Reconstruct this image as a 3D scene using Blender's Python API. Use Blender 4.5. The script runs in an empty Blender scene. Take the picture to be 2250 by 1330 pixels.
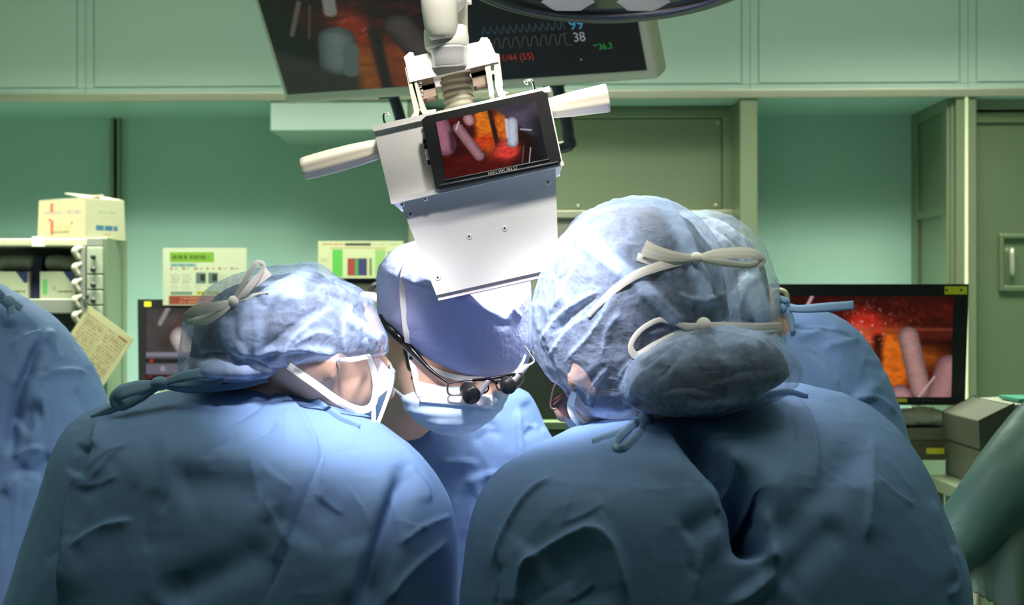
import bpy, bmesh, math, random
import numpy as np
from mathutils import Vector, Matrix
from mathutils.bvhtree import BVHTree

# ------------------------------------------------------------------ camera
SC = bpy.context.scene
COL = SC.collection
F, CX, CY, CZ = 3000.0, 1125.0, 665.0, 1.55
cam_data = bpy.data.cameras.new('camera')
cam_data.sensor_width = 36.0
cam_data.lens = F / 2250 * 36.0
cam_data.clip_start = 0.05
cam_data.dof.use_dof = True
cam_data.dof.focus_distance = 1.75
cam_data.dof.aperture_fstop = 8.5
cam = bpy.data.objects.new('camera', cam_data)
COL.objects.link(cam)
cam.location = (0, 0, CZ)
cam.rotation_euler = (math.pi / 2, 0, 0)
SC.camera = cam

# ------------------------------------------------------------------ view, world, lights
SC.view_settings.view_transform = 'Standard'
SC.view_settings.look = 'None'
SC.view_settings.gamma = 1
SC.view_settings.use_curve_mapping = False
SC.view_settings.exposure = 0.0
world = bpy.data.worlds.new('world')
SC.world = world
world.use_nodes = True
world.node_tree.nodes['Background'].inputs[0].default_value = (0.5, 0.6, 0.55, 1)
world.node_tree.nodes['Background'].inputs[1].default_value = 0.008

def area_light(name, loc, target, size, energy, color, spread=180, size_y=None, shape='RECTANGLE'):
    l = bpy.data.lights.new(name, 'AREA')
    l.shape = shape
    l.size = size
    if shape == 'RECTANGLE':
        l.size_y = size_y or size
    l.energy = energy
    l.color = color
    l.spread = math.radians(spread)
    o = bpy.data.objects.new(name, l)
    COL.objects.link(o)
    o.location = loc
    d = Vector(target) - Vector(loc)
    o.rotation_euler = d.to_track_quat('-Z', 'Y').to_euler()
    return o

def spot_light(name, loc, target, energy, color, angle, blend, radius):
    l = bpy.data.lights.new(name, 'SPOT')
    l.energy = energy
    l.color = color
    l.spot_size = math.radians(angle)
    l.spot_blend = blend
    l.shadow_soft_size = radius
    o = bpy.data.objects.new(name, l)
    COL.objects.link(o)
    o.location = loc
    d = Vector(target) - Vector(loc)
    o.rotation_euler = d.to_track_quat('-Z', 'Y').to_euler()
    return o

ROOM_COL = (0.94, 1.0, 0.83)
CEIL = 3.0
CEIL_LAMPS = [(-1.35, 3.90, 72), (0.0, 3.90, 52), (1.35, 3.90, 47), (-0.75, 1.55, 1.6), (0.75, 1.55, 1.8)]  # near pair is added fill above the surgeons, unseen
for (lx, ly, le) in CEIL_LAMPS:
    area_light('ceiling_lamp_light', (lx, ly, CEIL - 0.055), (lx, ly + 0.02, 0), 1.1, le, ROOM_COL, 112, 0.56)
# lamps (built further down): only the middle one is in view, the others are added
OT_COL = (1.0, 0.95, 1.0)
ADDED_LAMP_A = Vector((-0.10, 1.30, 2.04))  # unseen, added to light the caps and upper backs
LAMP_B = Vector((0.146, 1.95, 2.062))
FILL_LAMP_C = Vector((0.05, 0.88, 2.80))  # unseen, added as front fill for the camera unit and heads
AIM_A = Vector((-0.09, 1.70, 1.55))
AIM_C = Vector((-0.02, 1.78, 1.97))
spot_light('surgical_lamp_light', ADDED_LAMP_A + (AIM_A - ADDED_LAMP_A).normalized() * 0.03, (-0.20, 1.70, 1.485), 88, OT_COL, 29, 1.0, 0.05)
spot_light('surgical_lamp_light', ADDED_LAMP_A + (AIM_A - ADDED_LAMP_A).normalized() * 0.03, (0.055, 1.63, 1.57), 105, OT_COL, 25, 0.9, 0.05)
spot_light('surgical_lamp_light', ADDED_LAMP_A + (AIM_A - ADDED_LAMP_A).normalized() * 0.03, (-0.08, 1.84, 1.40), 18, OT_COL, 26, 1.0, 0.05)
spot_light('surgical_lamp_light', LAMP_B + Vector((-0.02, 0.0, -0.04)), (-0.04, 2.0, 1.3), 100, OT_COL, 110, 1.0, 0.10)
spot_light('surgical_lamp_light', FILL_LAMP_C + (AIM_C - FILL_LAMP_C).normalized() * 0.03, AIM_C, 150, (1.0, 0.96, 0.88), 56, 1.0, 0.12)

# ------------------------------------------------------------------ helpers
def P(px, py, Y):
    return Vector(((px - CX) * Y / F, Y, CZ + (CY - py) * Y / F))

def lin(c):
    c = np.asarray(c, float)
    return np.where(c <= 0.04045, c / 12.92, ((c + 0.055) / 1.055) ** 2.4)

def sr(*c):
    if len(c) == 1: c = c[0]
    return tuple(float(x) for x in lin([v / 255.0 for v in c]))

def _h(ix, iy, iz, seed):
    n = (ix.astype(np.int64) * 374761393 + iy.astype(np.int64) * 668265263 + iz.astype(np.int64) * 2147483647 + seed * 974711) & 0xffffffff
    n = ((n ^ (n >> 13)) * 1274126177) & 0xffffffff
    n = n ^ (n >> 16)
    return (n & 0xffff) / 65535.0

def vnoise(p, seed=0):
    """value noise, p (n,3) -> 0..1"""
    f = np.floor(p)
    t = p - f
    t = t * t * t * (t * (t * 6 - 15) + 10)
    i = f.astype(np.int64)
    r = 0
    for dx in (0, 1):
        wx = t[:, 0] if dx else 1 - t[:, 0]
        for dy in (0, 1):
            wy = t[:, 1] if dy else 1 - t[:, 1]
            for dz in (0, 1):
                wz = t[:, 2] if dz else 1 - t[:, 2]
                r = r + wx * wy * wz * _h(i[:, 0] + dx, i[:, 1] + dy, i[:, 2] + dz, seed)
    return r

def fbm(p, oct=4, seed=0, gain=0.5):
    a, s, r = 1.0, 0.0, 0
    for k in range(oct):
        r = r + a * vnoise(p * (2.03 ** k) + 17.3 * k, seed + k)
        s += a
        a *= gain
    return r / s

def ridged(p, oct=3, seed=0, gain=0.5):
    a, s, r = 1.0, 0.0, 0
    for k in range(oct):
        n = 1 - np.abs(2 * vnoise(p * (2.03 ** k) + 11.7 * k, seed + k) - 1)
        r = r + a * n ** 3
        s += a
        a *= gain
    return r / s

def noise2(U, V, fr, seed=0, oct=4):
    p = np.stack([U.ravel() * fr, V.ravel() * fr, np.zeros(U.size)], 1)
    return fbm(p, oct, seed).reshape(U.shape)

def ridge2(U, V, fr, seed=0, oct=3):
    p = np.stack([U.ravel() * fr, V.ravel() * fr, np.zeros(U.size)], 1)
    return ridged(p, oct, seed).reshape(U.shape)

# ---- materials
MATS = {}
def mat(name, col, rough=0.6, metal=0.0, bump=None, coat=0.0, emit=None, spec=0.5, var=None, aniso=None):
    """principled material; bump=(scale,strength[,distance]); var=(scale,amount) gives slight colour variation"""
    if name in MATS: return MATS[name]
    m = bpy.data.materials.new(name)
    m.use_nodes = True
    nt = m.node_tree
    b = nt.nodes['Principled BSDF']
    b.inputs['Base Color'].default_value = (*col, 1)
    b.inputs['Roughness'].default_value = rough
    b.inputs['Metallic'].default_value = metal
    b.inputs['Specular IOR Level'].default_value = spec
    b.inputs['Coat Weight'].default_value = coat
    if emit:
        b.inputs['Emission Color'].default_value = (*emit[0], 1)
        b.inputs['Emission Strength'].default_value = emit[1]
    tc = nt.nodes.new('ShaderNodeTexCoord')
    if var:
        n = nt.nodes.new('ShaderNodeTexNoise')
        n.inputs['Scale'].default_value = var[0]
        n.inputs['Detail'].default_value = 4
        mp = nt.nodes.new('ShaderNodeMapRange')
        mp.inputs['To Min'].default_value = 1 - var[1]
        mp.inputs['To Max'].default_value = 1 + var[1]
        mx = nt.nodes.new('ShaderNodeVectorMath')
        mx.operation = 'SCALE'
        mx.inputs[0].default_value = col
        nt.links.new(tc.outputs['Object'], n.inputs['Vector'])
        nt.links.new(n.outputs['Fac'], mp.inputs['Value'])
        nt.links.new(mp.outputs['Result'], mx.inputs['Scale'])
        nt.links.new(mx.outputs['Vector'], b.inputs['Base Color'])
    if bump:
        n = nt.nodes.new('ShaderNodeTexNoise')
        n.inputs['Scale'].default_value = bump[0]
        n.inputs['Detail'].default_value = 5
        bp = nt.nodes.new('ShaderNodeBump')
        bp.inputs['Strength'].default_value = bump[1]
        bp.inputs['Distance'].default_value = bump[2] if len(bump) > 2 else 0.002
        if aniso:
            mpp = nt.nodes.new('ShaderNodeMapping')
            mpp.inputs['Scale'].default_value = aniso
            nt.links.new(tc.outputs['Object'], mpp.inputs['Vector'])
            nt.links.new(mpp.outputs['Vector'], n.inputs['Vector'])
        else:
            nt.links.new(tc.outputs['Object'], n.inputs['Vector'])
        nt.links.new(n.outputs['Fac'], bp.inputs['Height'])
        nt.links.new(bp.outputs['Normal'], b.inputs['Normal'])
    MATS[name] = m
    return m

def cap_mat(name, col, base=0.5, fold=0.45, mott=0.35, scale=60):
    """thin nonwoven: mottled opacity, more opaque where the cloth is doubled (attribute 'fold')"""
    m = bpy.data.materials.new(name)
    m.use_nodes = True
    nt = m.node_tree
    nt.nodes.clear()
    N, L = nt.nodes.new, nt.links.new
    out = N('ShaderNodeOutputMaterial')
    mix = N('ShaderNodeMixShader'); mix2 = N('ShaderNodeMixShader')
    tr = N('ShaderNodeBsdfTransparent'); df = N('ShaderNodeBsdfDiffuse'); tl = N('ShaderNodeBsdfTranslucent')
    df.inputs[0].default_value = (*col, 1)
    tl.inputs[0].default_value = (*col, 1)
    mix2.inputs[0].default_value = 0.3
    at = N('ShaderNodeAttribute'); at.attribute_name = 'fold'
    tc = N('ShaderNodeTexCoord')
    n1 = N('ShaderNodeTexNoise'); n1.inputs['Scale'].default_value = scale; n1.inputs['Detail'].default_value = 8
    n1.inputs['Roughness'].default_value = 0.58
    n1.inputs['Distortion'].default_value = 1.6
    n3 = N('ShaderNodeTexNoise'); n3.noise_type = 'RIDGED_MULTIFRACTAL'; n3.inputs['Scale'].default_value = 34; n3.inputs['Detail'].default_value = 4; n3.inputs['Distortion'].default_value = 1.2
    n2 = N('ShaderNodeTexNoise'); n2.inputs['Scale'].default_value = scale * 9; n2.inputs['Detail'].default_value = 3
    L(tc.outputs['Object'], n3.inputs['Vector']); L(tc.outputs['Object'], n1.inputs['Vector']); L(tc.outputs['Object'], n2.inputs['Vector'])
    add = N('ShaderNodeMath'); add.operation = 'MULTIPLY_ADD'; add.inputs[1].default_value = 0.22
    L(n2.outputs['Fac'], add.inputs[0]); L(n1.outputs['Fac'], add.inputs[2])
    m1 = N('ShaderNodeMath'); m1.operation = 'MULTIPLY_ADD'
    L(add.outputs[0], m1.inputs[0]); m1.inputs[1].default_value = mott * 2; m1.inputs[2].default_value = base - mott * 1.22
    m2 = N('ShaderNodeMath'); m2.operation = 'MULTIPLY_ADD'; m2.use_clamp = True
    L(at.outputs['Fac'], m2.inputs[0]); m2.inputs[1].default_value = fold; L(m1.outputs[0], m2.inputs[2])
    bp = N('ShaderNodeBump'); bp.inputs['Strength'].default_value = 0.9; bp.inputs['Distance'].default_value = 0.0026
    hm = N('ShaderNodeMath'); hm.operation = 'MULTIPLY_ADD'; hm.inputs[1].default_value = 0.5
    L(n3.outputs['Fac'], hm.inputs[0]); L(n1.outputs['Fac'], hm.inputs[2])
    L(hm.outputs[0], bp.inputs['Height'])
    L(bp.outputs['Normal'], df.inputs['Normal'])
    L(df.outputs[0], mix2.inputs[1]); L(tl.outputs[0], mix2.inputs[2])
    L(m2.outputs[0], mix.inputs[0]); L(tr.outputs[0], mix.inputs[1]); L(mix2.outputs[0], mix.inputs[2])
    L(mix.outputs[0], out.inputs[0])
    MATS[name] = m
    return m

def print_mat(name, emit=0.0, rough=0.6, gloss=0.4):
    """colours carried by the mesh: printed matter, or a lit screen picture when emit > 0"""
    if name in MATS: return MATS[name]
    m = bpy.data.materials.new(name)
    m.use_nodes = True
    nt = m.node_tree
    b = nt.nodes['Principled BSDF']
    b.inputs['Roughness'].default_value = rough
    b.inputs['Specular IOR Level'].default_value = gloss
    a = nt.nodes.new('ShaderNodeAttribute')
    a.attribute_name = 'Col'
    if emit > 0:
        b.inputs['Base Color'].default_value = (0.004, 0.004, 0.004, 1)
        nt.links.new(a.outputs['Color'], b.inputs['Emission Color'])
        b.inputs['Emission Strength'].default_value = emit
    else:
        nt.links.new(a.outputs['Color'], b.inputs['Base Color'])
    MATS[name] = m
    return m

# ---- objects
def world_off(o):
    v = Vector((0, 0, 0))
    while o:
        v += o.location
        o = o.parent
    return v

def obj(name, V, Fc, m=None, parent=None, smooth=False, origin=None):
    """ONE mesh object from world coordinates; parent may be an unrotated thing or part"""
    me = bpy.data.meshes.new(name)
    V = np.asarray(V, float).reshape(-1, 3)
    o = bpy.data.objects.new(name, me)
    COL.objects.link(o)
    if parent is not None:
        o.parent = parent
        off = world_off(parent)
    else:
        off = Vector(origin) if origin is not None else Vector((float(V[:, 0].mean()), float(V[:, 1].mean()), float(V[:, 2].min())))
        o.location = off
    V = V - np.array(off)
    me.from_pydata(V.tolist(), [], [list(map(int, f)) for f in Fc])
    me.update()
    if smooth:
        me.polygons.foreach_set('use_smooth', [True] * len(me.polygons))
    if m is not None:
        me.materials.append(m)
    return o

def tag(o, label=None, cat=None, group=None, kind=None):
    if label: o['label'] = label
    if cat: o['category'] = cat
    if group: o['group'] = group
    if kind: o['kind'] = kind
    return o

def thing(name, loc, label, cat, group=None):
    o = bpy.data.objects.new(name, None)
    COL.objects.link(o)
    o.location = loc
    o.empty_display_size = 0.05
    return tag(o, label, cat, group)

def bevel(o, w=0.002, seg=2, ang=40):
    b = o.modifiers.new('bevel', 'BEVEL')
    b.width = w
    b.segments = seg
    b.limit_method = 'ANGLE'
    b.angle_limit = math.radians(ang)
    o.data.polygons.foreach_set('use_smooth', [True] * len(o.data.polygons))
    wn = o.modifiers.new('wn', 'WEIGHTED_NORMAL')
    wn.keep_sharp = False
    return o

class MB:
    def __init__(s): s.V = []; s.F = []
    def add(s, V, Fc):
        k = len(s.V)
        s.V += [tuple(v) for v in V]
        s.F += [[i + k for i in f] for f in Fc]
        return s
    def hexa(s, a, b):
        """front quad a, back quad b (same order)"""
        return s.add(list(a) + list(b), [(0, 1, 2, 3), (7, 6, 5, 4), (0, 4, 5, 1), (1, 5, 6, 2), (2, 6, 7, 3), (3, 7, 4, 0)])
    def box(s, x0, x1, y0, y1, z0, z1):
        return s.hexa([(x0, y0, z0), (x1, y0, z0), (x1, y0, z1), (x0, y0, z1)], [(x0, y1, z0), (x1, y1, z0), (x1, y1, z1), (x0, y1, z1)])
    def prism(s, poly, Yf, depth):
        """polygon in photo pixels standing at distance Yf, extruded straight back by depth"""
        a = [P(px, py, Yf) for px, py in poly]
        n = len(a)
        b = [v + Vector((0, depth, 0)) for v in a]
        return s.add(a + b, [list(range(n)), list(range(2 * n - 1, n - 1, -1))] + [(i, (i + 1) % n + 0, (i + 1) % n + n, i + n) for i in range(n)])
    def lathe(s, prof, p0, p1, segs=24, flute=0, flute_d=0.0):
        """prof [(t, r)] along p0->p1, closed ends"""
        p0, p1 = Vector(p0), Vector(p1)
        ax = (p1 - p0)
        w = ax.normalized()
        u = w.cross(Vector((0.3, 1, 0.2))).normalized()
        v = w.cross(u)
        V, Fc = [], []
        for t, r in prof:
            for k in range(segs):
                a = 2 * math.pi * k / segs
                rr = r * (1 - flute_d * (0.5 + 0.5 * math.cos(flute * a))) if flute else r
                V.append(p0 + ax * t + (u * math.cos(a) + v * math.sin(a)) * rr)
        n = len(prof)
        for i in range(n - 1):
            for k in range(segs):
                k2 = (k + 1) % segs
                Fc.append((i * segs + k, i * segs + k2, (i + 1) * segs + k2, (i + 1) * segs + k))
        Fc.append(list(range(segs))[::-1])
        Fc.append([(n - 1) * segs + k for k in range(segs)])
        return s.add(V, Fc)
    def cyl(s, p0, p1, r, segs=20, r1=None):
        return s.lathe([(0, r), (1, r if r1 is None else r1)], p0, p1, segs)
    def tube(s, pts, radii, segs=16, n=None, ends=True):
        """smooth tube through points with varying radius; rounded ends"""
        pts = [Vector(p) for p in pts]
        if isinstance(radii, (int, float)): radii = [radii] * len(pts)
        n = n or max(2, (len(pts) - 1) * 6 + 1)
        C = spline(pts, n)
        R = np.interp(np.linspace(0, 1, n), np.linspace(0, 1, len(radii)), radii)
        rings = []
        up = Vector((0.13, 0.21, 0.97))
        t0 = (C[1] - C[0]).normalized()
        u = t0.cross(up)
        if u.length < 0.1: u = t0.cross(Vector((1, 0, 0)))
        u.normalize()
        seq = []
        for i in range(n):
            t = (C[min(i + 1, n - 1)] - C[max(i - 1, 0)]).normalized()
            u = (u - t * u.dot(t)).normalized()
            seq.append((C[i], R[i], t, u.copy()))
        full = []
        if ends:
            c, r, t, uu = seq[0]
            for a in (80, 55, 28):
                full.append((c - t * r * math.sin(math.radians(a)), r * math.cos(math.radians(a)), t, uu))
        full += seq
        if ends:
            c, r, t, uu = seq[-1]
            for a in (28, 55, 80):
                full.append((c + t * r * math.sin(math.radians(a)), r * math.cos(math.radians(a)), t, uu))
        V, Fc = [], []
        for c, r, t, uu in full:
            v = t.cross(uu)
            for k in range(segs):
                a = 2 * math.pi * k / segs
                V.append(c + (uu * math.cos(a) + v * math.sin(a)) * r)
        m = len(full)
        for i in range(m - 1):
            for k in range(segs):
                k2 = (k + 1) % segs
                Fc.append((i * segs + k, i * segs + k2, (i + 1) * segs + k2, (i + 1) * segs + k))
        Fc.append(list(range(segs))[::-1])
        Fc.append([(m - 1) * segs + k for k in range(segs)])
        return s.add(V, Fc)
    def ball(s, c, r, segs=20, rings=12, rot=None):
        c = Vector(c)
        if isinstance(r, (int, float)): r = (r, r, r)
        V, Fc = [], []
        for i in range(rings + 1):
            th = math.pi * (i + 0.02 if i == 0 else (i - 0.02 if i == rings else i)) / rings
            for k in range(segs):
                a = 2 * math.pi * k / segs
                q = Vector((r[0] * math.sin(th) * math.cos(a), r[1] * math.sin(th) * math.sin(a), -r[2] * math.cos(th)))
                if rot: q = rot @ q
                V.append(c + q)
        for i in range(rings):
            for k in range(segs):
                k2 = (k + 1) % segs
                Fc.append((i * segs + k, i * segs + k2, (i + 1) * segs + k2, (i + 1) * segs + k))
        Fc.append(list(range(segs))[::-1])
        Fc.append([rings * segs + k for k in range(segs)])
        return s.add(V, Fc)
    def make(s, name, m, parent=None, smooth=False, origin=None):
        return obj(name, s.V, s.F, m, parent, smooth, origin)

def spline(pts, n):
    """Catmull-Rom through points"""
    pts = [Vector(p) for p in pts]
    m = len(pts)
    out = []
    if m == 2:
        return [pts[0].lerp(pts[1], i / (n - 1)) for i in range(n)]
    for i in range(n):
        t = i / (n - 1) * (m - 1)
        k = min(int(t), m - 2)
        t -= k
        p1, p2 = pts[k], pts[k + 1]
        p0 = pts[k - 1] if k > 0 else p1 * 2 - p2
        p3 = pts[k + 2] if k + 2 < m else p2 * 2 - p1
        out.append(0.5 * ((2 * p1) + (p2 - p0) * t + (2 * p0 - 5 * p1 + 4 * p2 - p3) * t * t + (3 * p1 - p0 - 3 * p2 + p3) * t ** 3))
    return out

def pchip(x, y, q):
    x, y, q = map(lambda a: np.asarray(a, float), (x, y, q))
    h = np.diff(x)
    d = np.diff(y) / h
    m = np.zeros(len(x))
    m[0], m[-1] = d[0], d[-1]
    for i in range(1, len(x) - 1):
        if d[i - 1] * d[i] > 0:
            w1, w2 = 2 * h[i] + h[i - 1], h[i] + 2 * h[i - 1]
            m[i] = (w1 + w2) / (w1 / d[i - 1] + w2 / d[i])
    k = np.clip(np.searchsorted(x, q) - 1, 0, len(x) - 2)
    t = (q - x[k]) / h[k]
    return ((2 * t ** 3 - 3 * t ** 2 + 1) * y[k] + (t ** 3 - 2 * t ** 2 + t) * h[k] * m[k]
            + (-2 * t ** 3 + 3 * t ** 2) * y[k + 1] + (t ** 3 - t ** 2) * h[k] * m[k + 1])

def loft(rows, Y0, segs=56, n=60, sup=2.3):
    """rows of (py, left, right, half depth, depth offset) measured on the photo at distance Y0 -> closed blob"""
    R = np.array(rows, float)
    q = np.linspace(R[0, 0], R[-1, 0], n)
    xl, xr, b, yc = (pchip(R[:, 0], R[:, j], q) for j in (1, 2, 3, 4))
    V, Fc = [], []
    for i in range(n):
        Y = Y0 + yc[i]
        x0, x1 = (xl[i] - CX) * Y / F, (xr[i] - CX) * Y / F
        z = CZ + (CY - q[i]) * Y0 / F
        cx, a = (x0 + x1) / 2, (x1 - x0) / 2
        for k in range(segs):
            t = 2 * math.pi * k / segs
            c, s = math.cos(t), math.sin(t)
            V.append((cx + a * math.copysign(abs(c) ** (2 / sup), c), Y + b[i] * math.copysign(abs(s) ** (2 / sup), s), z))
    for i in range(n - 1):
        for k in range(segs):
            k2 = (k + 1) % segs
            Fc.append((i * segs + k, (i + 1) * segs + k, (i + 1) * segs + k2, i * segs + k2))
    Fc.append(list(range(segs)))
    Fc.append([(n - 1) * segs + k for k in range(segs)][::-1])
    return V, Fc

def fuse(mb, voxel, smooth=6, fac=0.5):
    """weld overlapping closed shapes into one continuous surface -> numpy verts, quads, normals"""
    me = bpy.data.meshes.new('tmp')
    me.from_pydata([tuple(v) for v in mb.V], [], mb.F)
    o = bpy.data.objects.new('tmp', me)
    COL.objects.link(o)
    r = o.modifiers.new('r', 'REMESH')
    r.mode = 'VOXEL'
    r.voxel_size = voxel
    if smooth:
        s = o.modifiers.new('s', 'SMOOTH')
        s.factor = fac
        s.iterations = smooth
    dg = bpy.context.evaluated_depsgraph_get()
    ev = o.evaluated_get(dg)
    m2 = ev.to_mesh()
    n = len(m2.vertices)
    co = np.empty(n * 3); m2.vertices.foreach_get('co', co)
    no = np.empty(n * 3); m2.vertices.foreach_get('normal', no)
    fc = [tuple(p.vertices) for p in m2.polygons]
    ev.to_mesh_clear()
    bpy.data.objects.remove(o)
    bpy.data.meshes.remove(me)
    return co.reshape(-1, 3), fc, no.reshape(-1, 3)

def polydist(px, py, pts):
    """distance to a polyline, signed side, and position along it (0..1)"""
    pts = np.asarray(pts, float)
    seg = np.diff(pts, axis=0)
    L = np.hypot(seg[:, 0], seg[:, 1])
    cum = np.concatenate([[0], np.cumsum(L)])
    best = np.full(px.shape, 1e9); side = np.zeros(px.shape); al = np.zeros(px.shape)
    for i in range(len(seg)):
        vx, vy = seg[i] / L[i]
        dx, dy = px - pts[i, 0], py - pts[i, 1]
        t = np.clip(dx * vx + dy * vy, 0, L[i])
        ex, ey = dx - t * vx, dy - t * vy
        d = np.hypot(ex, ey)
        s = np.sign(vx * dy - vy * dx)
        m = d < best
        best = np.where(m, d, best); side = np.where(m, s, side); al = np.where(m, (cum[i] + t) / cum[-1], al)
    return best, side, al

def smoothline(pts, n=24):
    if len(pts) < 3: return pts
    return [(v.x, v.y) for v in spline([Vector((a, b, 0)) for a, b in pts], n)]

def folds(co, no, lst, front=True):
    """press folds into cloth: (kind, width, depth, pts[, opacity]) in the photo's frame, on the side facing the room's near end.
    returns displaced coords and a 'doubled cloth' value per vertex"""
    px = CX + F * co[:, 0] / co[:, 1]
    py = CY - F * (co[:, 2] - CZ) / co[:, 1]
    w = np.clip((-no[:, 1] + 0.15) / 0.5, 0, 1)
    disp = np.zeros(len(co)); fold = np.zeros(len(co))
    for it in lst:
        kind, wd, dep, pts = it[:4]
        op = it[4] if len(it) > 4 else 0
        pts = smoothline(pts)
        d, s, al = polydist(px, py, pts)
        tap = np.clip(np.minimum(al, 1 - al) * 5, 0, 1)
        tap = tap * tap * (3 - 2 * tap)
        if kind == 'ridge': f = np.exp(-(d / wd) ** 2)
        elif kind == 'valley': f = -np.exp(-(d / wd) ** 2)
        elif kind == 'crease': f = -np.exp(-d / wd)
        elif kind == 'fold': f = np.where(s > 0, np.exp(-d / wd), np.exp(-d / (0.22 * wd)))
        elif kind == 'pleat': f = np.where(s < 0, np.exp(-d / wd), np.exp(-d / (0.22 * wd)))
        elif kind == 'band': f = 1 / (1 + np.exp((d - wd) / (0.09 * wd + 1)))
        disp += dep * f * tap
        if op: fold = np.maximum(fold, op * tap * (np.abs(f) if kind != 'band' else f))
    co = co + no * (disp * w)[:, None]
    return co, fold * w

def setattr_float(o, name, vals):
    a = o.data.attributes.new(name, 'FLOAT', 'POINT')
    a.data.foreach_set('value', np.asarray(vals, np.float32))

def picture(name, TL, TR, BR, BL, fn, nx, ny, m, parent=None, thick=0.0008, ink=1.0):
    """a flat printed or lit picture of real size: colours from fn(U,V), 0..1 sRGB"""
    u = np.linspace(0, 1, nx); v = np.linspace(0, 1, ny)
    U, Vv = np.meshgrid(u, v)
    TL, TR, BR, BL = map(np.array, (TL, TR, BR, BL))
    pts = (TL * ((1 - U) * (1 - Vv))[..., None] + TR * (U * (1 - Vv))[..., None] + BR * (U * Vv)[..., None] + BL * ((1 - U) * Vv)[..., None]).reshape(-1, 3)
    idx = np.arange(nx * ny).reshape(ny, nx)
    Fc = np.stack([idx[:-1, :-1], idx[1:, :-1], idx[1:, 1:], idx[:-1, 1:]], -1).reshape(-1, 4)
    n = np.cross(BL - TL, TR - TL); n = n / np.linalg.norm(n)
    k = len(pts)
    bd = list(idx[0, :]) + list(idx[1:, -1]) + list(idx[-1, -2::-1]) + list(idx[-2:0:-1, 0])
    back = pts[bd] - n * thick
    Fl = Fc.tolist()
    m_ = len(bd)
    for i in range(m_):
        Fl.append((bd[i], bd[(i + 1) % m_], k + (i + 1) % m_, k + i))
    Fl.append([k + i for i in range(m_)])
    V = np.concatenate([pts, back])
    o = obj(name, V, Fl, m, parent)
    C = np.clip(fn(U, Vv), 0, 1).reshape(-1, 3)
    C = np.concatenate([C, C[bd]])
    rgba = np.ones((len(C), 4), np.float32)
    rgba[:, :3] = lin(C) * ink
    a = o.data.attributes.new('Col', 'FLOAT_COLOR', 'POINT')
    a.data.foreach_set('color', rgba.ravel())
    return o

def ribbon(name, pts, width, m, parent, facing=(0, -1, 0), n=None, thick=0.0009, roll=None, smooth_in=True):
    """flat tape through points; width may vary; facing = the way its flat side looks (one vector, or one per point)"""
    pts = [Vector(p) for p in pts]
    n = n or (len(pts) - 1) * 12 + 1
    C = spline(pts, n)
    W = np.interp(np.linspace(0, 1, n), np.linspace(0, 1, len(width)), width) if hasattr(width, '__len__') else [width] * n
    if isinstance(facing[0], (int, float)): fs = [Vector(facing)] * n
    else: fs = spline([Vector(f) for f in facing], n)
    V, Fc = [], []
    for i in range(n):
        t = (C[min(i + 1, n - 1)] - C[max(i - 1, 0)]).normalized()
        s = t.cross(fs[i])
        if s.length < 1e-4: s = t.cross(Vector((0.3, 0.2, 1)))
        s.normalize()
        nn = s.cross(t)
        if nn.dot(fs[i]) < 0: nn = -nn
        for k in (-1, -0.4, 0.4, 1):
            V.append(C[i] + s * (W[i] / 2 * k) + nn * (thick * (0.6 if abs(k) < 1 else 0.1)))
        for k in (1, 0.4, -0.4, -1):
            V.append(C[i] + s * (W[i] / 2 * k) - nn * (thick * 0.4))
    for i in range(n - 1):
        for k in range(8):
            k2 = (k + 1) % 8
            Fc.append((i * 8 + k, (i + 1) * 8 + k, (i + 1) * 8 + k2, i * 8 + k2))
    Fc.append(list(range(8)))
    Fc.append([(n - 1) * 8 + k for k in range(8)][::-1])
    return obj(name, V, Fc, m, parent, m.name != 'white_cotton_tape')

def bvh(o):
    off = np.array(world_off(o))
    n = len(o.data.vertices)
    co = np.empty(n * 3); o.data.vertices.foreach_get('co', co)
    return BVHTree.FromPolygons((co.reshape(-1, 3) + off).tolist(), [tuple(p.vertices) for p in o.data.polygons])

def on(trees, px, py, off=0.003, Yd=1.7):
    """point lying on the nearest of these surfaces as one sees it there, lifted a little off the cloth"""
    d = P(px, py, 1.0) - Vector((0, 0, CZ)); d.normalize()
    best = None
    for t in trees:
        h = t.ray_cast(Vector((0, 0, CZ)), d)
        if h[0] is not None and (best is None or h[3] < best[1]): best = (h[0], h[3])
    if best is None: return P(px, py, Yd)
    return best[0] - d * off

def text(name, s, loc, u, v, size, m, parent, thick=0.0004, align='LEFT'):
    cu = bpy.data.curves.new('txt', 'FONT')
    cu.body = s
    cu.size = size
    cu.extrude = thick
    cu.align_x = align
    to = bpy.data.objects.new('txt', cu)
    COL.objects.link(to)
    dg = bpy.context.evaluated_depsgraph_get()
    me = to.evaluated_get(dg).to_mesh()
    co = [q.co.copy() for q in me.vertices]
    fc = [tuple(p.vertices) for p in me.polygons]
    to.evaluated_get(dg).to_mesh_clear()
    bpy.data.objects.remove(to)
    u, v = Vector(u).normalized(), Vector(v).normalized()
    n = u.cross(v)
    V = [Vector(loc) + u * c.x + v * c.y + n * c.z for c in co]
    return obj(name, V, fc, m, parent)

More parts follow.
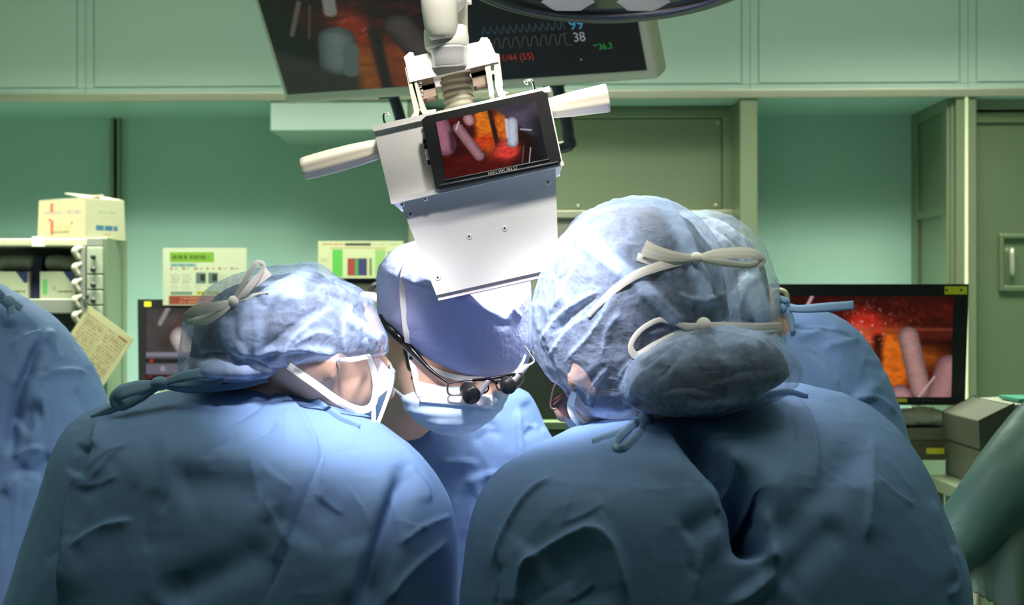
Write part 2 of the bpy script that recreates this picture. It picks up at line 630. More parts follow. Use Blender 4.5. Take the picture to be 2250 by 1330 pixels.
# ------------------------------------------------------------------ materials
MINT = mat('mint_wall_paint', (0.41, 0.635, 0.55), 0.45, var=(1.5, 0.03))
PANEL = mat('pale_mint_laminate', (0.49, 0.635, 0.56), 0.35, var=(1.2, 0.03))
STEEL = mat('brushed_steel', (0.30, 0.36, 0.23), 0.36, 0.7, bump=(40, 0.15, 0.001), aniso=(0.3, 1, 14), var=(2.0, 0.06))
STEEL_H = mat('brushed_steel_rail', (0.55, 0.56, 0.42), 0.3, 0.6, bump=(40, 0.15, 0.001), aniso=(14, 1, 0.6), var=(3, 0.08))
STEEL_DK = mat('dull_steel', (0.30, 0.31, 0.24), 0.4, 0.5)
CREAM_EDGE = mat('cream_edge_strip', (0.80, 0.80, 0.55), 0.4)
FLOOR_M = mat('vinyl_floor', (0.22, 0.30, 0.27), 0.35, var=(6, 0.08))
CEIL_M = mat('white_ceiling', (0.6, 0.63, 0.58), 0.8)
BLACK = mat('black_plastic', (0.012, 0.012, 0.013), 0.4)
BLACKG = mat('black_gloss', (0.008, 0.008, 0.009), 0.15)
DARK = mat('dark_shadow_gap', (0.02, 0.025, 0.02), 0.7)
WHITE_P = mat('white_powder_coat', (0.80, 0.77, 0.75), 0.42, bump=(900, 0.06, 0.0004))
IVORY = mat('ivory_monitor_plastic', (0.52, 0.52, 0.36), 0.45)
CREAM = mat('cream_silicone', (0.76, 0.69, 0.57), 0.28, coat=0.25)
CHROME = mat('chrome', (0.8, 0.8, 0.8), 0.12, 1.0)
YELLOW = mat('yellow_label', (0.75, 0.68, 0.03), 0.5)
PRINT = print_mat('printed_paper')
SCREEN = print_mat('lit_screen', 0.64, 0.25)
SCREEN_DIM = print_mat('dim_lit_screen', 0.42, 0.3)

# ------------------------------------------------------------------ room shell
KW = 0.038
def WY(px, d=0.0): return (4.86 + d) / (1 + KW * (px - CX) / F)
def wz(py): return CZ + (CY - py) * 4.84 / F
def wpt(px, z, d=0.0, dd=0.0):
    """point of the back wall's front plane; d moves the plane back before sighting, dd moves the point straight back"""
    Y = WY(px, d)
    return Vector(((px - CX) * Y / F, Y + dd, z))
def wbox(mb, px0, px1, z0, z1, d, depth):
    a = [wpt(px0, z0, d), wpt(px1, z0, d), wpt(px1, z1, d), wpt(px0, z1, d)]
    return mb.hexa(a, [v + Vector((0, depth, 0)) for v in a])

def struct(name, mb, m, bev=0, parent=None):
    o = mb.make(name, m, parent)
    if parent is None: o['kind'] = 'structure'
    if bev: bevel(o, bev)
    return o

XW = 2.75
struct('floor', MB().box(-XW, XW, -3.0, 5.6, -0.1, 0), FLOOR_M)
struct('ceiling', MB().box(-XW, XW, -3.0, 5.6, CEIL, CEIL + 0.1), CEIL_M)
struct('wall_left', MB().box(-XW - 0.1, -XW, -3.0, 5.6, 0, CEIL), MINT)
struct('wall_right', MB().box(XW, XW + 0.1, -3.0, 5.6, 0, CEIL), MINT)
struct('wall_front', MB().box(-XW, XW, -3.1, -3.0, 0, CEIL), mat('dark_bounce_cut_wall', (0.03, 0.045, 0.04), 0.8))  # unseen wall, made dark to cut bounce light on the gowns
Z_SOF = wz(217)
mb = MB()
NB = 0.46
a = [wpt(-420, 0, NB), wpt(2700, 0, NB), wpt(2700, CEIL, NB), wpt(-420, CEIL, NB)]
mb.hexa(a, [v + Vector((0, 0.1, 0)) for v in a])
a = [wpt(-560, Z_SOF, 0.006), wpt(2820, Z_SOF, 0.006), wpt(2820, CEIL, 0.006), wpt(-560, CEIL, 0.006)]
mb.hexa(a, [v + Vector((0, NB, 0)) for v in a])
wall_back = struct('wall_back', mb, MINT)

# flush cupboard panels along the top of the wall, 5 mm joints
seams = [-298, 188, 675, 1162, 1648, 2127, 2612]
fr = MB()
for i, s in enumerate(seams):
    wbox(fr, s - 17, s - 0.6, wz(186), CEIL - 0.002, 0, 0.008)
    wbox(fr, s + 0.6, s + 17, wz(186), CEIL - 0.002, 0, 0.008)
for i in range(len(seams) - 1):
    wbox(fr, seams[i] + 0.6, seams[i + 1] - 0.6, wz(198), wz(187), 0, 0.008)
struct('panel_frame', fr, PANEL, parent=wall_back)
for i in range(len(seams) - 1):
    p = MB()
    wbox(p, seams[i] + 20, seams[i + 1] - 20, wz(183.5), CEIL - 0.002, 0, 0.008)
    bevel(struct('panel', p, PANEL, parent=wall_back), 0.0015)
# steel rail under the panels
rl = MB()
wbox(rl, -560, 2820, Z_SOF, wz(198.5), -0.012, 0.02)
struct('trim_1', rl, STEEL_H, 0.003)
# slot between the panels of the left recess
sl = MB()
for x0, x1 in ((241, 249.5), (256.5, 263)):
    wbox(sl, x0, x1, 0.1, wz(213) - 0.0, NB - 0.03, 0.03)
struct('trim_2', sl, STEEL, 0.002)
sl = MB(); wbox(sl, 249.5, 256.5, 0.1, Z_SOF, NB - 0.006, 0.006)
struct('trim_3', sl, DARK)
sl = MB(); wbox(sl, 845, 900, 0.0, Z_SOF, NB - 0.012, 0.012)
struct('trim_4', sl, MINT)
# pale box boarding that drops below the rail, left of the steel hatch
bx = MB(); wbox(bx, 594, 896, wz(283), Z_SOF, 0.0, NB)
struct('trim_5', bx, PANEL, 0.004)
# steel columns
cl = MB(); wbox(cl, 1626, 1665, 0, Z_SOF, 0.0, NB)
struct('trim_6', cl, STEEL, 0.004)
cl = MB(); wbox(cl, 897, 935, 0, Z_SOF, 0.0, NB)
struct('trim_7', cl, STEEL, 0.004)
cl = MB(); wbox(cl, 2101, 2121, 0, Z_SOF, 0.0, NB); wbox(cl, 2127, 2146, 0, Z_SOF, 0.0, NB)
struct('trim_8', cl, STEEL, 0.003)
cl = MB(); wbox(cl, 2121, 2127, 0, wz(199), -0.008, 0.05)
struct('trim_9', cl, CREAM_EDGE)
# side cheek of the right recess: frame, two inset panels
ck = MB()
def cheek(mb, d0, d1, z0, z1, inset):
    x = wpt(2101, 0).x - inset
    y0 = WY(2101)
    mb.box(x - 0.012, x, y0 + d0, y0 + d1, z0, z1)
cheek(ck, 0.02, NB, 0, Z_SOF, 0)
for d0, d1, z0, z1 in ((0.03, 0.09, 0, Z_SOF - 0.002), (NB - 0.07, NB - 0.002, 0, Z_SOF - 0.002), (0.09, NB - 0.07, wz(470), wz(450)), (0.09, NB - 0.07, wz(245), Z_SOF - 0.002)):
    cheek(ck, d0, d1, z0, z1, 0.012)
struct('trim_10', ck, STEEL, 0.002)
# middle recess: steel lining with a screwed access hatch
HR = 0.19
mb = MB(); wbox(mb, 930, 1640, 0, Z_SOF - 0.002, HR, 0.02)
hatch = struct('door_2', mb, STEEL)
mb = MB(); wbox(mb, 950, 1586, wz(452), wz(246), HR - 0.012, 0.014)
bevel(struct('hatch_panel', mb, STEEL, parent=hatch), 0.003)
mb = MB()
wbox(mb, 1588, 1612, 0.9, wz(238), HR - 0.02, 0.022); wbox(mb, 935, 1612, wz(244), wz(228), HR - 0.02, 0.022)
bevel(struct('hatch_frame', mb, STEEL, parent=hatch), 0.003)
mb = MB(); wbox(mb, 935, 1612, wz(472), wz(455), HR - 0.03, 0.03)
bevel(struct('hatch_rail', mb, STEEL_H, parent=hatch), 0.003)
mb = MB(); wbox(mb, 950, 1600, 0.6, wz(476), HR - 0.008, 0.01)
struct('lower_panel', mb, STEEL_DK, parent=hatch)
for px, py in ((1578, 256), (1573, 444), (1270, 445), (1250, 256)):
    c = wpt(px, wz(py), HR - 0.013)
    mb = MB().cyl(c + Vector((0, 0.002, 0)), c - Vector((0, 0.004, 0)), 0.0075, 14, 0.006)
    mb.make('screw', STEEL_H, hatch, True)
# steel door at the right with a recessed pull
mb = MB(); wbox(mb, 2146, 2800, 0, wz(268), 0.07, 0.05)
STEEL_DOOR = mat('darker_door_steel', (0.22, 0.28, 0.165), 0.38, 0.7, bump=(40, 0.15, 0.001), aniso=(0.3, 1, 14), var=(2.0, 0.06))
dr = struct('door_1', mb, STEEL_DOOR)
mb = MB(); wbox(mb, 2146, 2800, wz(240), Z_SOF, 0.05, 0.1)
struct('door_header', mb, STEEL_DK, parent=dr)
mb = MB(); wbox(mb, 2146, 2800, wz(246), wz(240), 0.085, 0.05)
struct('door_gap', mb, DARK, parent=dr)
mb = MB(); wbox(mb, 2146, 2800, wz(268), wz(246), 0.058, 0.06)
struct('door_rail', mb, STEEL_DOOR, parent=dr)
mb = MB()
for x0, x1, z0, z1 in ((2197, 2207, wz(640), wz(514)), (2300, 2310, wz(640), wz(514)), (2207, 2300, wz(524), wz(514)), (2207, 2300, wz(640), wz(628))):
    wbox(mb, x0, x1, z0, z1, 0.05, 0.025)
pl = struct('pull_frame', mb, STEEL_DOOR, parent=dr); bevel(pl, 0.004)
mb = MB().tube([wpt(2224, wz(600), 0.055), wpt(2224, wz(598), 0.03), wpt(2224, wz(553), 0.03), wpt(2224, wz(551), 0.055)], 0.0085, 12)
mb.make('door_handle', STEEL_H, dr, True)

# recessed ceiling lamps, out of frame; near pair added as fill (light set at the top)
for i, (lx, ly, le) in enumerate(CEIL_LAMPS):
    t = thing('ceiling_lamp', (lx, ly, CEIL), ('louvred ceiling lamp near the back wall, left end of the row', 'louvred ceiling lamp near the back wall, middle of the row', 'louvred ceiling lamp near the back wall, right end of the row', 'unseen ceiling lamp added as fill above the surgeons, left', 'unseen ceiling lamp added as fill above the surgeons, right')[i], 'lamp')
    f = MB()
    for x0, x1, y0, y1 in ((-0.6, 0.6, -0.32, -0.29), (-0.6, 0.6, 0.29, 0.32), (-0.6, -0.56, -0.29, 0.29), (0.56, 0.6, -0.29, 0.29)):
        f.box(lx + x0, lx + x1, ly + y0, ly + y1, CEIL - 0.05, CEIL - 0.0005)
    f.make('frame', WHITE_P, t)
    MB().box(lx - 0.56, lx + 0.56, ly - 0.29, ly + 0.29, CEIL - 0.012, CEIL - 0.0005).make('diffuser', mat('lamp_diffuser', (0.8, 0.8, 0.8), 0.5, emit=(ROOM_COL, 2.0)), t)

# ------------------------------------------------------------------ pictures on the screens
def caps(U, V, a, b, r, asp=1.0, soft=0.15):
    ax, ay = a[0] * asp, a[1]; bx_, by = b[0] * asp, b[1]
    x, y = U * asp - ax, V - ay
    vx, vy = bx_ - ax, by - ay
    L2 = vx * vx + vy * vy + 1e-9
    t = np.clip((x * vx + y * vy) / L2, 0, 1)
    d = np.hypot(x - t * vx, y - t * vy) / r
    return np.clip((1 - d) / soft, 0, 1), d

def over(img, m, col, shade=None):
    c = np.array(col, float) / 255.0
    if shade is not None: c = c * shade[..., None]
    return img * (1 - m[..., None]) + c * m[..., None]

def finger(img, U, V, a, b, r, asp, col, seed=1, ss=0.25):
    m, d = caps(U, V, a, b, r, asp, 0.12)
    sh = (1.08 - 0.55 * np.clip(d, 0, 1) ** 2.2) * (0.92 + 0.16 * noise2(U, V, 40, seed, 3))
    return over(img, m, col, sh)

def tissue(U, V, seed, red=(120, 22, 14)):
    n = noise2(U, V, 7, seed, 5); n2 = ridge2(U, V, 13, seed + 5, 3)
    base = np.array(red) / 255.0
    img = base * (0.35 + 0.9 * n)[..., None] + np.array((0.35, 0.10, 0.04)) * (n2 ** 2)[..., None] * 0.7
    return img

def flecks(img, U, V, seed, cx, cy, rx, ry, asp, amt=1.0, col=(255, 235, 235)):
    k = noise2(U, V, 95, seed, 3)
    w = np.exp(-(((U - cx) / rx) ** 2 + ((V - cy) / ry) ** 2))
    m = np.clip((k - 0.73) * 9, 0, 1) * w * amt
    return over(img, np.clip(m, 0, 1), col)

def glowspot(img, U, V, cx, cy, rx, ry, col, seed, amt=1.0):
    w = np.exp(-(((U - cx) / rx) ** 2 + ((V - cy) / ry) ** 2) ** 1.5) * (0.55 + 0.9 * noise2(U, V, 16, seed, 4)) * amt
    return over(img, np.clip(w, 0, 1), col, 0.75 + 0.5 * noise2(U, V, 30, seed + 3, 3))

def scene_cart(U, V):
    asp = 1.65
    img = tissue(U, V, 11, (95, 24, 16)) * (1 - 0.25 * U)[..., None]
    img = over(img, np.clip((V - 0.28 + 0.0 * U) * 8, 0, 1) * np.clip((0.46 - V) * 8, 0, 1) * 0.7, (120, 50, 38))
    img = glowspot(img, U, V, 0.50, 0.34, 0.12, 0.20, (205, 48, 34), 21, 1.1)
    img = glowspot(img, U, V, 0.66, 0.64, 0.12, 0.28, (245, 120, 30), 31, 1.4)
    img = glowspot(img, U, V, 0.45, 0.42, 0.10, 0.12, (240, 110, 60), 33, 1.0)
    img = glowspot(img, U, V, 0.85, 0.62, 0.14, 0.12, (150, 75, 20), 35, 1.0)
    img = over(img, caps(U, V, (0.57, 0.42), (0.57, 0.85), 0.07, asp, 0.7)[0] * 0.85, (45, 12, 10))
    img = over(img, caps(U, V, (0.35, 0.03), (1.0, 0.0), 0.10, asp, 0.8)[0] * 0.7, (50, 14, 12))
    img = flecks(img, U, V, 41, 0.52, 0.28, 0.25, 0.25, asp, 1.0)
    img = over(img, caps(U, V, (0.19, 0.0), (0.15, 0.13), 0.02, asp, 0.5)[0], (215, 190, 205))
    img = over(img, caps(U, V, (0.42, 0.33), (1.0, 0.33), 0.018, asp, 0.9)[0] * 0.6, (175, 85, 65))
    img = finger(img, U, V, (0.745, 0.40), (0.82, 0.92), 0.105, asp, (184, 140, 136), 3)
    img = finger(img, U, V, (0.99, 0.72), (0.93, 1.05), 0.15, asp, (176, 126, 128), 5)
    img = finger(img, U, V, (0.70, 0.97), (0.72, 1.0), 0.10, asp, (186, 140, 140), 7)
    img = over(img, caps(U, V, (0.90, 0.80), (0.80, 1.02), 0.012, asp, 0.5)[0], (215, 190, 190))
    return img

def scene_small(U, V):
    asp = 1.72
    img = tissue(U, V, 51, (92, 14, 12)) * 0.85
    img = img * (1 - 0.78 * np.clip((U - 0.66) * 4, 0, 1))[..., None]
    img = over(img, np.clip((V - 0.62) * 5, 0, 1) * np.clip((0.8 - U) * 6, 0, 1) * 0.5, (96, 14, 14))
    img = glowspot(img, U, V, 0.46, 0.22, 0.085, 0.42, (246, 130, 26), 61, 1.6)
    img = glowspot(img, U, V, 0.43, 0.5, 0.12, 0.12, (225, 70, 24), 62, 1.2)
    img = glowspot(img, U, V, 0.63, 0.3, 0.07, 0.26, (240, 120, 30), 63, 1.5)
    img = over(img, caps(U, V, (0.535, 0.0), (0.55, 0.62), 0.05, asp, 0.5)[0] * 0.92, (34, 16, 16))
    img = glowspot(img, U, V, 0.62, 0.72, 0.12, 0.15, (246, 70, 56), 64, 1.5)
    img = flecks(img, U, V, 71, 0.58, 0.7, 0.16, 0.2, asp, 1.0)
    m = np.clip(((U - 0.58) * 1.2 - (V - 0.0) * 0.62 + 0.02) * 14, 0, 1) * np.clip((0.56 - V + 0.25 * (U - 0.6)) * 8, 0, 1)
    img = over(img, m, (88, 76, 96), 0.7 + 0.5 * noise2(U, V, 5, 81, 3))
    img = over(img, np.clip((U - 0.84) * 7, 0, 1) * np.clip((V - 0.18) * 6, 0, 1), (28, 30, 40))
    img = finger(img, U, V, (0.73, 0.28), (0.70, 0.60), 0.105, asp, (206, 212, 232), 83)
    img = over(img, caps(U, V, (0.68, 0.22), (0.665, 0.5), 0.035, asp, 0.4)[0], (220, 222, 236))
    img = over(img, caps(U, V, (0.80, 0.42), (0.90, 0.47), 0.02, asp, 0.5)[0], (180, 182, 196))
    img = over(img, caps(U, V, (0.86, 0.76), (0.82, 1.0), 0.014, asp, 0.5)[0], (190, 176, 186))
    img = over(img, caps(U, V, (0.80, 0.70), (0.75, 1.0), 0.010, asp, 0.5)[0], (120, 104, 96))
    img = finger(img, U, V, (0.02, 0.10), (0.05, 0.42), 0.20, asp, (170, 110, 132), 85)
    img = over(img, caps(U, V, (0.13, 0.25), (0.12, 0.50), 0.08, asp, 0.8)[0] * 0.7, (48, 24, 34))
    img = finger(img, U, V, (0.20, 0.18), (0.355, 0.72), 0.095, asp, (168, 122, 134), 87)
    img = finger(img, U, V, (0.315, 0.06), (0.325, 0.10), 0.095, asp, (206, 150, 156), 88)
    img = over(img, caps(U, V, (0.22, 0.08), (0.18, 0.2), 0.018, asp, 0.5)[0], (226, 206, 220))
    return img

def scene_big(U, V):
    asp = 2.15
    img = tissue(U, V, 91, (52, 17, 12))
    img = glowspot(img, U, V, 0.25, 0.50, 0.06, 0.25, (150, 50, 22), 92, 1.3)
    img = glowspot(img, U, V, 0.26, 0.86, 0.05, 0.22, (150, 84, 28), 93, 1.5)
    img = glowspot(img, U, V, 0.36, 0.82, 0.06, 0.26, (140, 66, 24), 94, 1.5)
    img = over(img, caps(U, V, (0.315, 0.45), (0.31, 1.0), 0.05, asp, 0.6)[0] * 0.9, (36, 26, 22))
    img = over(img, np.clip((0.13 - U + 0.1 * (V - 0.3)) * 14, 0, 1), (22, 22, 18))
    m = np.clip((V - 0.62 - 1.2 * (U - 0.10)) * 9, 0, 1) * np.clip((0.25 - U) * 30, 0, 1)
    img = over(img, m, (56, 54, 48), 0.8 + 0.4 * noise2(U, V, 8, 95, 3))
    img = finger(img, U, V, (0.20, 0.50), (0.185, 0.72), 0.13, asp, (112, 126, 124), 96)
    img = over(img, caps(U, V, (0.235, 0.60), (0.215, 0.82), 0.06, asp, 0.3)[0], (104, 118, 112))
    img = finger(img, U, V, (0.39, 0.42), (0.46, 0.85), 0.10, asp, (84, 72, 66), 97)
    img = finger(img, U, V, (0.42, 0.96), (0.44, 1.0), 0.11, asp, (90, 74, 72), 98)
    img = over(img, caps(U, V, (0.12, 0.12), (0.07, 0.42), 0.022, asp, 0.5)[0], (104, 102, 92))
    img = over(img, caps(U, V, (0.15, 0.16), (0.12, 0.46), 0.014, asp, 0.6)[0], (82, 70, 62))
    img = over(img, caps(U, V, (0.215, 0.0), (0.205, 0.24), 0.05, asp, 0.3)[0], (150, 150, 142))
    img = flecks(img, U, V, 99, 0.27, 0.45, 0.08, 0.2, asp, 0.5)
    k = np.clip((U - 0.50) * 160, 0, 1)
    img = over(img, k, (27, 24, 23))
    img = over(img, np.clip((U - 0.47) * 300, 0, 1) * np.clip((0.503 - U) * 300, 0, 1) * 0.6, (20, 16, 15))
    return img

def scene_left(U, V):
    asp = 2.2
    n = noise2(U, V, 6, 111, 4)
    img = np.ones(U.shape + (3,)) * np.array((0.33, 0.30, 0.30)) * (0.6 + 0.6 * n)[..., None]
    img = over(img, caps(U, V, (0.16, 0.0), (0.10, 0.22), 0.045, asp, 0.5)[0], (170, 162, 160))
    img = over(img, caps(U, V, (0.27, 0.10), (0.12, 0.5), 0.06, asp, 0.9)[0] * 0.7, (96, 52, 42))
    img = finger(img, U, V, (0.24, 0.42), (0.30, 0.62), 0.16, asp, (214, 202, 196), 112)
    img = over(img, np.clip((V - 0.62) * 60, 0, 1), (112, 106, 112))
    img = over(img, np.clip((V - 0.625) * 90, 0, 1) * np.clip((0.69 - V) * 90, 0, 1), (150, 146, 168))
    img = over(img, np.clip((V - 0.71) * 90, 0, 1) * np.clip((0.79 - V) * 90, 0, 1), (32, 30, 26))
    img = over(img, np.clip((V - 0.80) * 90, 0, 1) * np.clip((0.93 - V) * 90, 0, 1), (122, 118, 138))
    img = over(img, np.clip((V - 0.94) * 90, 0, 1), (34, 14, 14))
    img = over(img, np.clip((V - 0.955) * 90, 0, 1) * (noise2(U, V, 30, 113, 2) > 0.5), (170, 30, 26))
    img = over(img, caps(U, V, (0.035, 0.75), (0.04, 0.75), 0.03, asp, 0.3)[0], (200, 60, 44))
    m, d = caps(U, V, (0.12, 0.86), (0.121, 0.86), 0.035, asp, 0.2)
    img = over(img, m * (d > 0.55), (215, 212, 224))
    return img

def rect(img, U, V, u0, v0, u1, v1, col, a=1.0):
    m = ((U >= u0) & (U <= u1) & (V >= v0) & (V <= v1)).astype(float) * a
    return over(img, m, col)

def lines(img, U, V, u0, v0, u1, v1, rows, col, seed, fill=0.6, a=0.8):
    """rows of tiny unreadable print"""
    inside = (U >= u0) & (U <= u1) & (V >= v0) & (V <= v1)
    t = (V - v0) / (v1 - v0) * rows
    r = np.floor(t)
    k = _h(np.floor(U * 150).astype(np.int64), r.astype(np.int64), np.zeros(U.shape, np.int64), seed)
    m = inside & ((t - r) > 0.25) & ((t - r) < 0.8) & (k < fill)
    return over(img, m * a, col)

def poster_a(U, V):
    img = np.ones(U.shape + (3,)) * np.array((226, 232, 196)) / 255
    img = rect(img, U, V, 0.08, 0.075, 0.61, 0.25, (138, 190, 46))
    img = lines(img, U, V, 0.11, 0.10, 0.58, 0.225, 1, (66, 96, 24), 1, 0.62, 0.9)
    img = rect(img, U, V, 0.09, 0.27, 0.40, 0.33, (160, 196, 186))
    img = lines(img, U, V, 0.10, 0.275, 0.39, 0.325, 1, (60, 110, 120), 2, 0.7, 0.8)
    for i in range(6):
        u = 0.085 + i * 0.145
        img = rect(img, U, V, u, 0.335, u + 0.03, 0.385, (196, 140, 84))
        img = lines(img, U, V, u + 0.035, 0.34, u + 0.10, 0.385, 1, (120, 130, 110), 3 + i, 0.6)
        if i in (2, 3):
            img = rect(img, U, V, u - 0.01 + 0.03, 0.43, u + 0.14, 0.625, (104, 128, 112))
            img = rect(img, U, V, u + 0.07, 0.46, u + 0.13, 0.58, (30, 42, 40))
        else:
            img = lines(img, U, V, u, 0.45, u + 0.11, 0.62, 5, (150, 158, 132), 20 + i, 0.7, 0.7)
        img = lines(img, U, V, u, 0.64, u + 0.10, 0.73, 3, (168, 174, 150), 30 + i, 0.5, 0.7)
    img = rect(img, U, V, 0.09, 0.765, 0.35, 0.815, (120, 150, 128))
    img = rect(img, U, V, 0.40, 0.755, 0.68, 0.815, (206, 206, 40))
    img = lines(img, U, V, 0.41, 0.76, 0.67, 0.81, 1, (120, 110, 30), 8, 0.6, 0.6)
    img = rect(img, U, V, 0.07, 0.83, 0.95, 0.985, (164, 66, 34))
    img = lines(img, U, V, 0.20, 0.845, 0.80, 0.97, 2, (222, 190, 150), 9, 0.6, 0.7)
    return img

def poster_b(U, V):
    img = np.ones(U.shape + (3,)) * np.array((206, 214, 164)) / 255
    img = lines(img, U, V, 0.05, 0.05, 0.32, 0.12, 1, (196, 96, 60), 1, 0.75)
    img = rect(img, U, V, 0.32, 0.055, 0.62, 0.125, (52, 60, 40))
    img = lines(img, U, V, 0.63, 0.06, 0.98, 0.12, 1, (110, 130, 100), 2, 0.7)
    img = rect(img, U, V, 0.14, 0.18, 0.80, 0.20, (190, 140, 100))
    img = rect(img, U, V, 0.165, 0.22, 0.29, 0.97, (92, 190, 74))
    img = rect(img, U, V, 0.345, 0.46, 0.575, 0.93, (50, 46, 60))
    img = rect(img, U, V, 0.355, 0.48, 0.425, 0.92, (176, 52, 40))
    img = rect(img, U, V, 0.432, 0.48, 0.475, 0.92, (84, 150, 92))
    img = rect(img, U, V, 0.482, 0.48, 0.555, 0.92, (46, 54, 112))
    img = rect(img, U, V, 0.60, 0.46, 0.63, 0.93, (110, 130, 84))
    img = rect(img, U, V, 0.67, 0.22, 0.79, 0.97, (150, 196, 110))
    img = rect(img, U, V, 0.82, 0.28, 1.0, 0.5, (130, 140, 160))
    img = lines(img, U, V, 0.03, 0.45, 0.12, 0.56, 2, (130, 140, 100), 5, 0.6)
    return img

def chart_print(U, V):
    img = np.ones(U.shape + (3,)) * np.array((216, 210, 160)) / 255
    img = lines(img, U, V, 0.07, 0.10, 0.46, 0.95, 16, (146, 120, 84), 1, 0.75, 0.8)
    img = lines(img, U, V, 0.52, 0.10, 0.93, 0.95, 16, (146, 116, 80), 2, 0.75, 0.8)
    img = rect(img, U, V, 0.74, 0.10, 0.93, 0.14, (150, 90, 60), 0.8)
    img = rect(img, U, V, 0.485, 0.08, 0.495, 0.96, (160, 140, 100))
    return img

def box_front(U, V):
    img = np.ones(U.shape + (3,)) * np.array((226, 214, 172)) / 255
    img = lines(img, U, V, 0.12, 0.24, 0.92, 0.38, 1, (176, 160, 176), 1, 0.7, 0.6)
    img = rect(img, U, V, 0.30, 0.62 + 0.0, 0.72, 0.90, (214, 206, 160))
    img = lines(img, U, V, 0.34, 0.66, 0.66, 0.86, 3, (170, 164, 124), 2, 0.4, 0.6)
    img = rect(img, U, V, 0.33, 0.79, 0.66, 0.83, (150, 144, 108))
    img = rect(img, U, V, 0.70, 0.56, 0.73, 0.62, (60, 60, 70))
    img = rect(img, U, V, 0.25, 0.06, 0.32, 0.30, (222, 110, 92), 0.9)
    img = rect(img, U, V, 0.26, 0.50, 0.33, 0.88, (220, 100, 84), 0.9)
    img = rect(img, U, V, 0.22, 0.46, 0.29, 0.52, (220, 100, 84), 0.9)
    return img

def box_side(U, V):
    img = np.ones(U.shape + (3,)) * np.array((196, 198, 158)) / 255
    img = lines(img, U, V, 0.30, 0.25, 0.75, 0.36, 1, (150, 156, 136), 1, 0.7, 0.7)
    img = lines(img, U, V, 0.42, 0.40, 0.60, 0.46, 1, (160, 166, 140), 2, 0.6, 0.6)
    img = rect(img, U, V, 0.25, 0.64, 0.45, 0.78, (58, 118, 146))
    img = rect(img, U, V, 0.47, 0.64, 0.68, 0.78, (54, 110, 146))
    img = rect(img, U, V, 0.70, 0.65, 0.80, 0.78, (58, 116, 146))
    img = rect(img, U, V, 0.45, 0.85, 0.62, 0.89, (196, 150, 120))
    return img

def carton_print(seed, green):
    def fn(U, V):
        img = np.ones(U.shape + (3,)) * np.array((206, 214, 176)) / 255
        if green: img = rect(img, U, V, 0.08, 0.28, 0.22, 0.86, (116, 206, 120))
        img = lines(img, U, V, 0.38, 0.52, 0.45, 0.70, 2, (70, 76, 66), seed, 0.9)
        img = lines(img, U, V, 0.48, 0.66, 0.94, 0.80, 1, (84, 90, 76), seed + 1, 0.8)
        tri = (V < 0.42) & (U > 0.66 + V * 0.55) & (U < 1.0)
        img = over(img, tri.astype(float), (36, 50, 96))
        return img
    return fn

# ------------------------------------------------------------------ left side: rack, boxes, drawers, chart, monitor, posters
YR = 4.25
def zpy(py, Y): return CZ + (CY - py) * Y / F
def xpx(px, Y): return (px - CX) * Y / F
def pbox(mb, px0, px1, py0, py1, Y, depth, z0=None):
    """box seen face-on at distance Y, from pixel row py0 (top) to py1 (bottom), or down to height z0"""
    return mb.box(xpx(px0, Y), xpx(px1, Y), Y, Y + depth, zpy(py1, Y) if z0 is None else z0, zpy(py0, Y))

GREY_M = mat('grey_rack_metal', (0.24, 0.25, 0.21), 0.45, 0.3)
PALE_M = mat('pale_drawer_plastic', (0.26, 0.30, 0.22), 0.45)
CREAM_TOP = mat('cream_worktop', (0.42, 0.40, 0.27), 0.45)
CARD = mat('pale_carton', (0.30, 0.28, 0.20), 0.7)
CARD_S = mat('pale_carton_side', (0.62, 0.58, 0.42), 0.7)
PACK = mat('clear_wrapped_packs', (0.30, 0.30, 0.24), 0.3, bump=(60, 0.8, 0.004), var=(40, 0.4))
NAVY = mat('navy_folder', (0.012, 0.016, 0.05), 0.5)

rack = thing('storage_rack', (xpx(80, YR), YR + 0.22, 0), 'grey metal storage rack with cream top at the left wall, holding cartons', 'rack')
pbox(MB(), 0, 0, 0, 0, YR, .1)
m_ = pbox(MB(), -330, 190, 525, 541, YR, 0.22); bevel(m_.make('top_shelf', CREAM_TOP, rack), 0.003)
bevel(pbox(MB(), -330, 167, 657, 689, YR, 0.21).make('shelf', GREY_M, rack), 0.003)
bevel(pbox(MB(), -330, 167, 800, 830, YR, 0.21).make('shelf', GREY_M, rack), 0.003)
bevel(pbox(MB(), 168, 188, 541, 0, YR, 0.22, 0.0).make('side_panel', GREY_M, rack), 0.003)
bevel(pbox(MB(), -330, -310, 541, 0, YR, 0.22, 0.0).make('side_panel', GREY_M, rack), 0.003)
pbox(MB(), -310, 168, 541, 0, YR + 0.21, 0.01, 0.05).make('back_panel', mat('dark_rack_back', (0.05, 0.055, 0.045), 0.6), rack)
pm = MB(); pbox(pm, 227, 235, 522, 0, YR, 0.165, 0.0); pm.box(xpx(228, YR), xpx(235, YR) + 0.004, YR + 0.165, YR + 0.21, 0.0, zpy(522, YR))
bevel(pm.make('post', STEEL, rack), 0.002)
bevel(pbox(MB(), 188, 227, 522.5, 541, YR + 0.004, 0.2).make('top_rail', GREY_M, rack), 0.002)
for py in (552, 588, 623, 659, 694):
    c = P(169, py, YR)
    cm = MB().tube([c + Vector((0.010, 0.004, 0.012)), c + Vector((-0.004, -0.008, 0.0)), c + Vector((0.006, -0.004, -0.022))], [0.008, 0.011, 0.007], 10)
    cm.make('clip', mat('ivory_clip', (0.34, 0.33, 0.24), 0.4), rack, True)

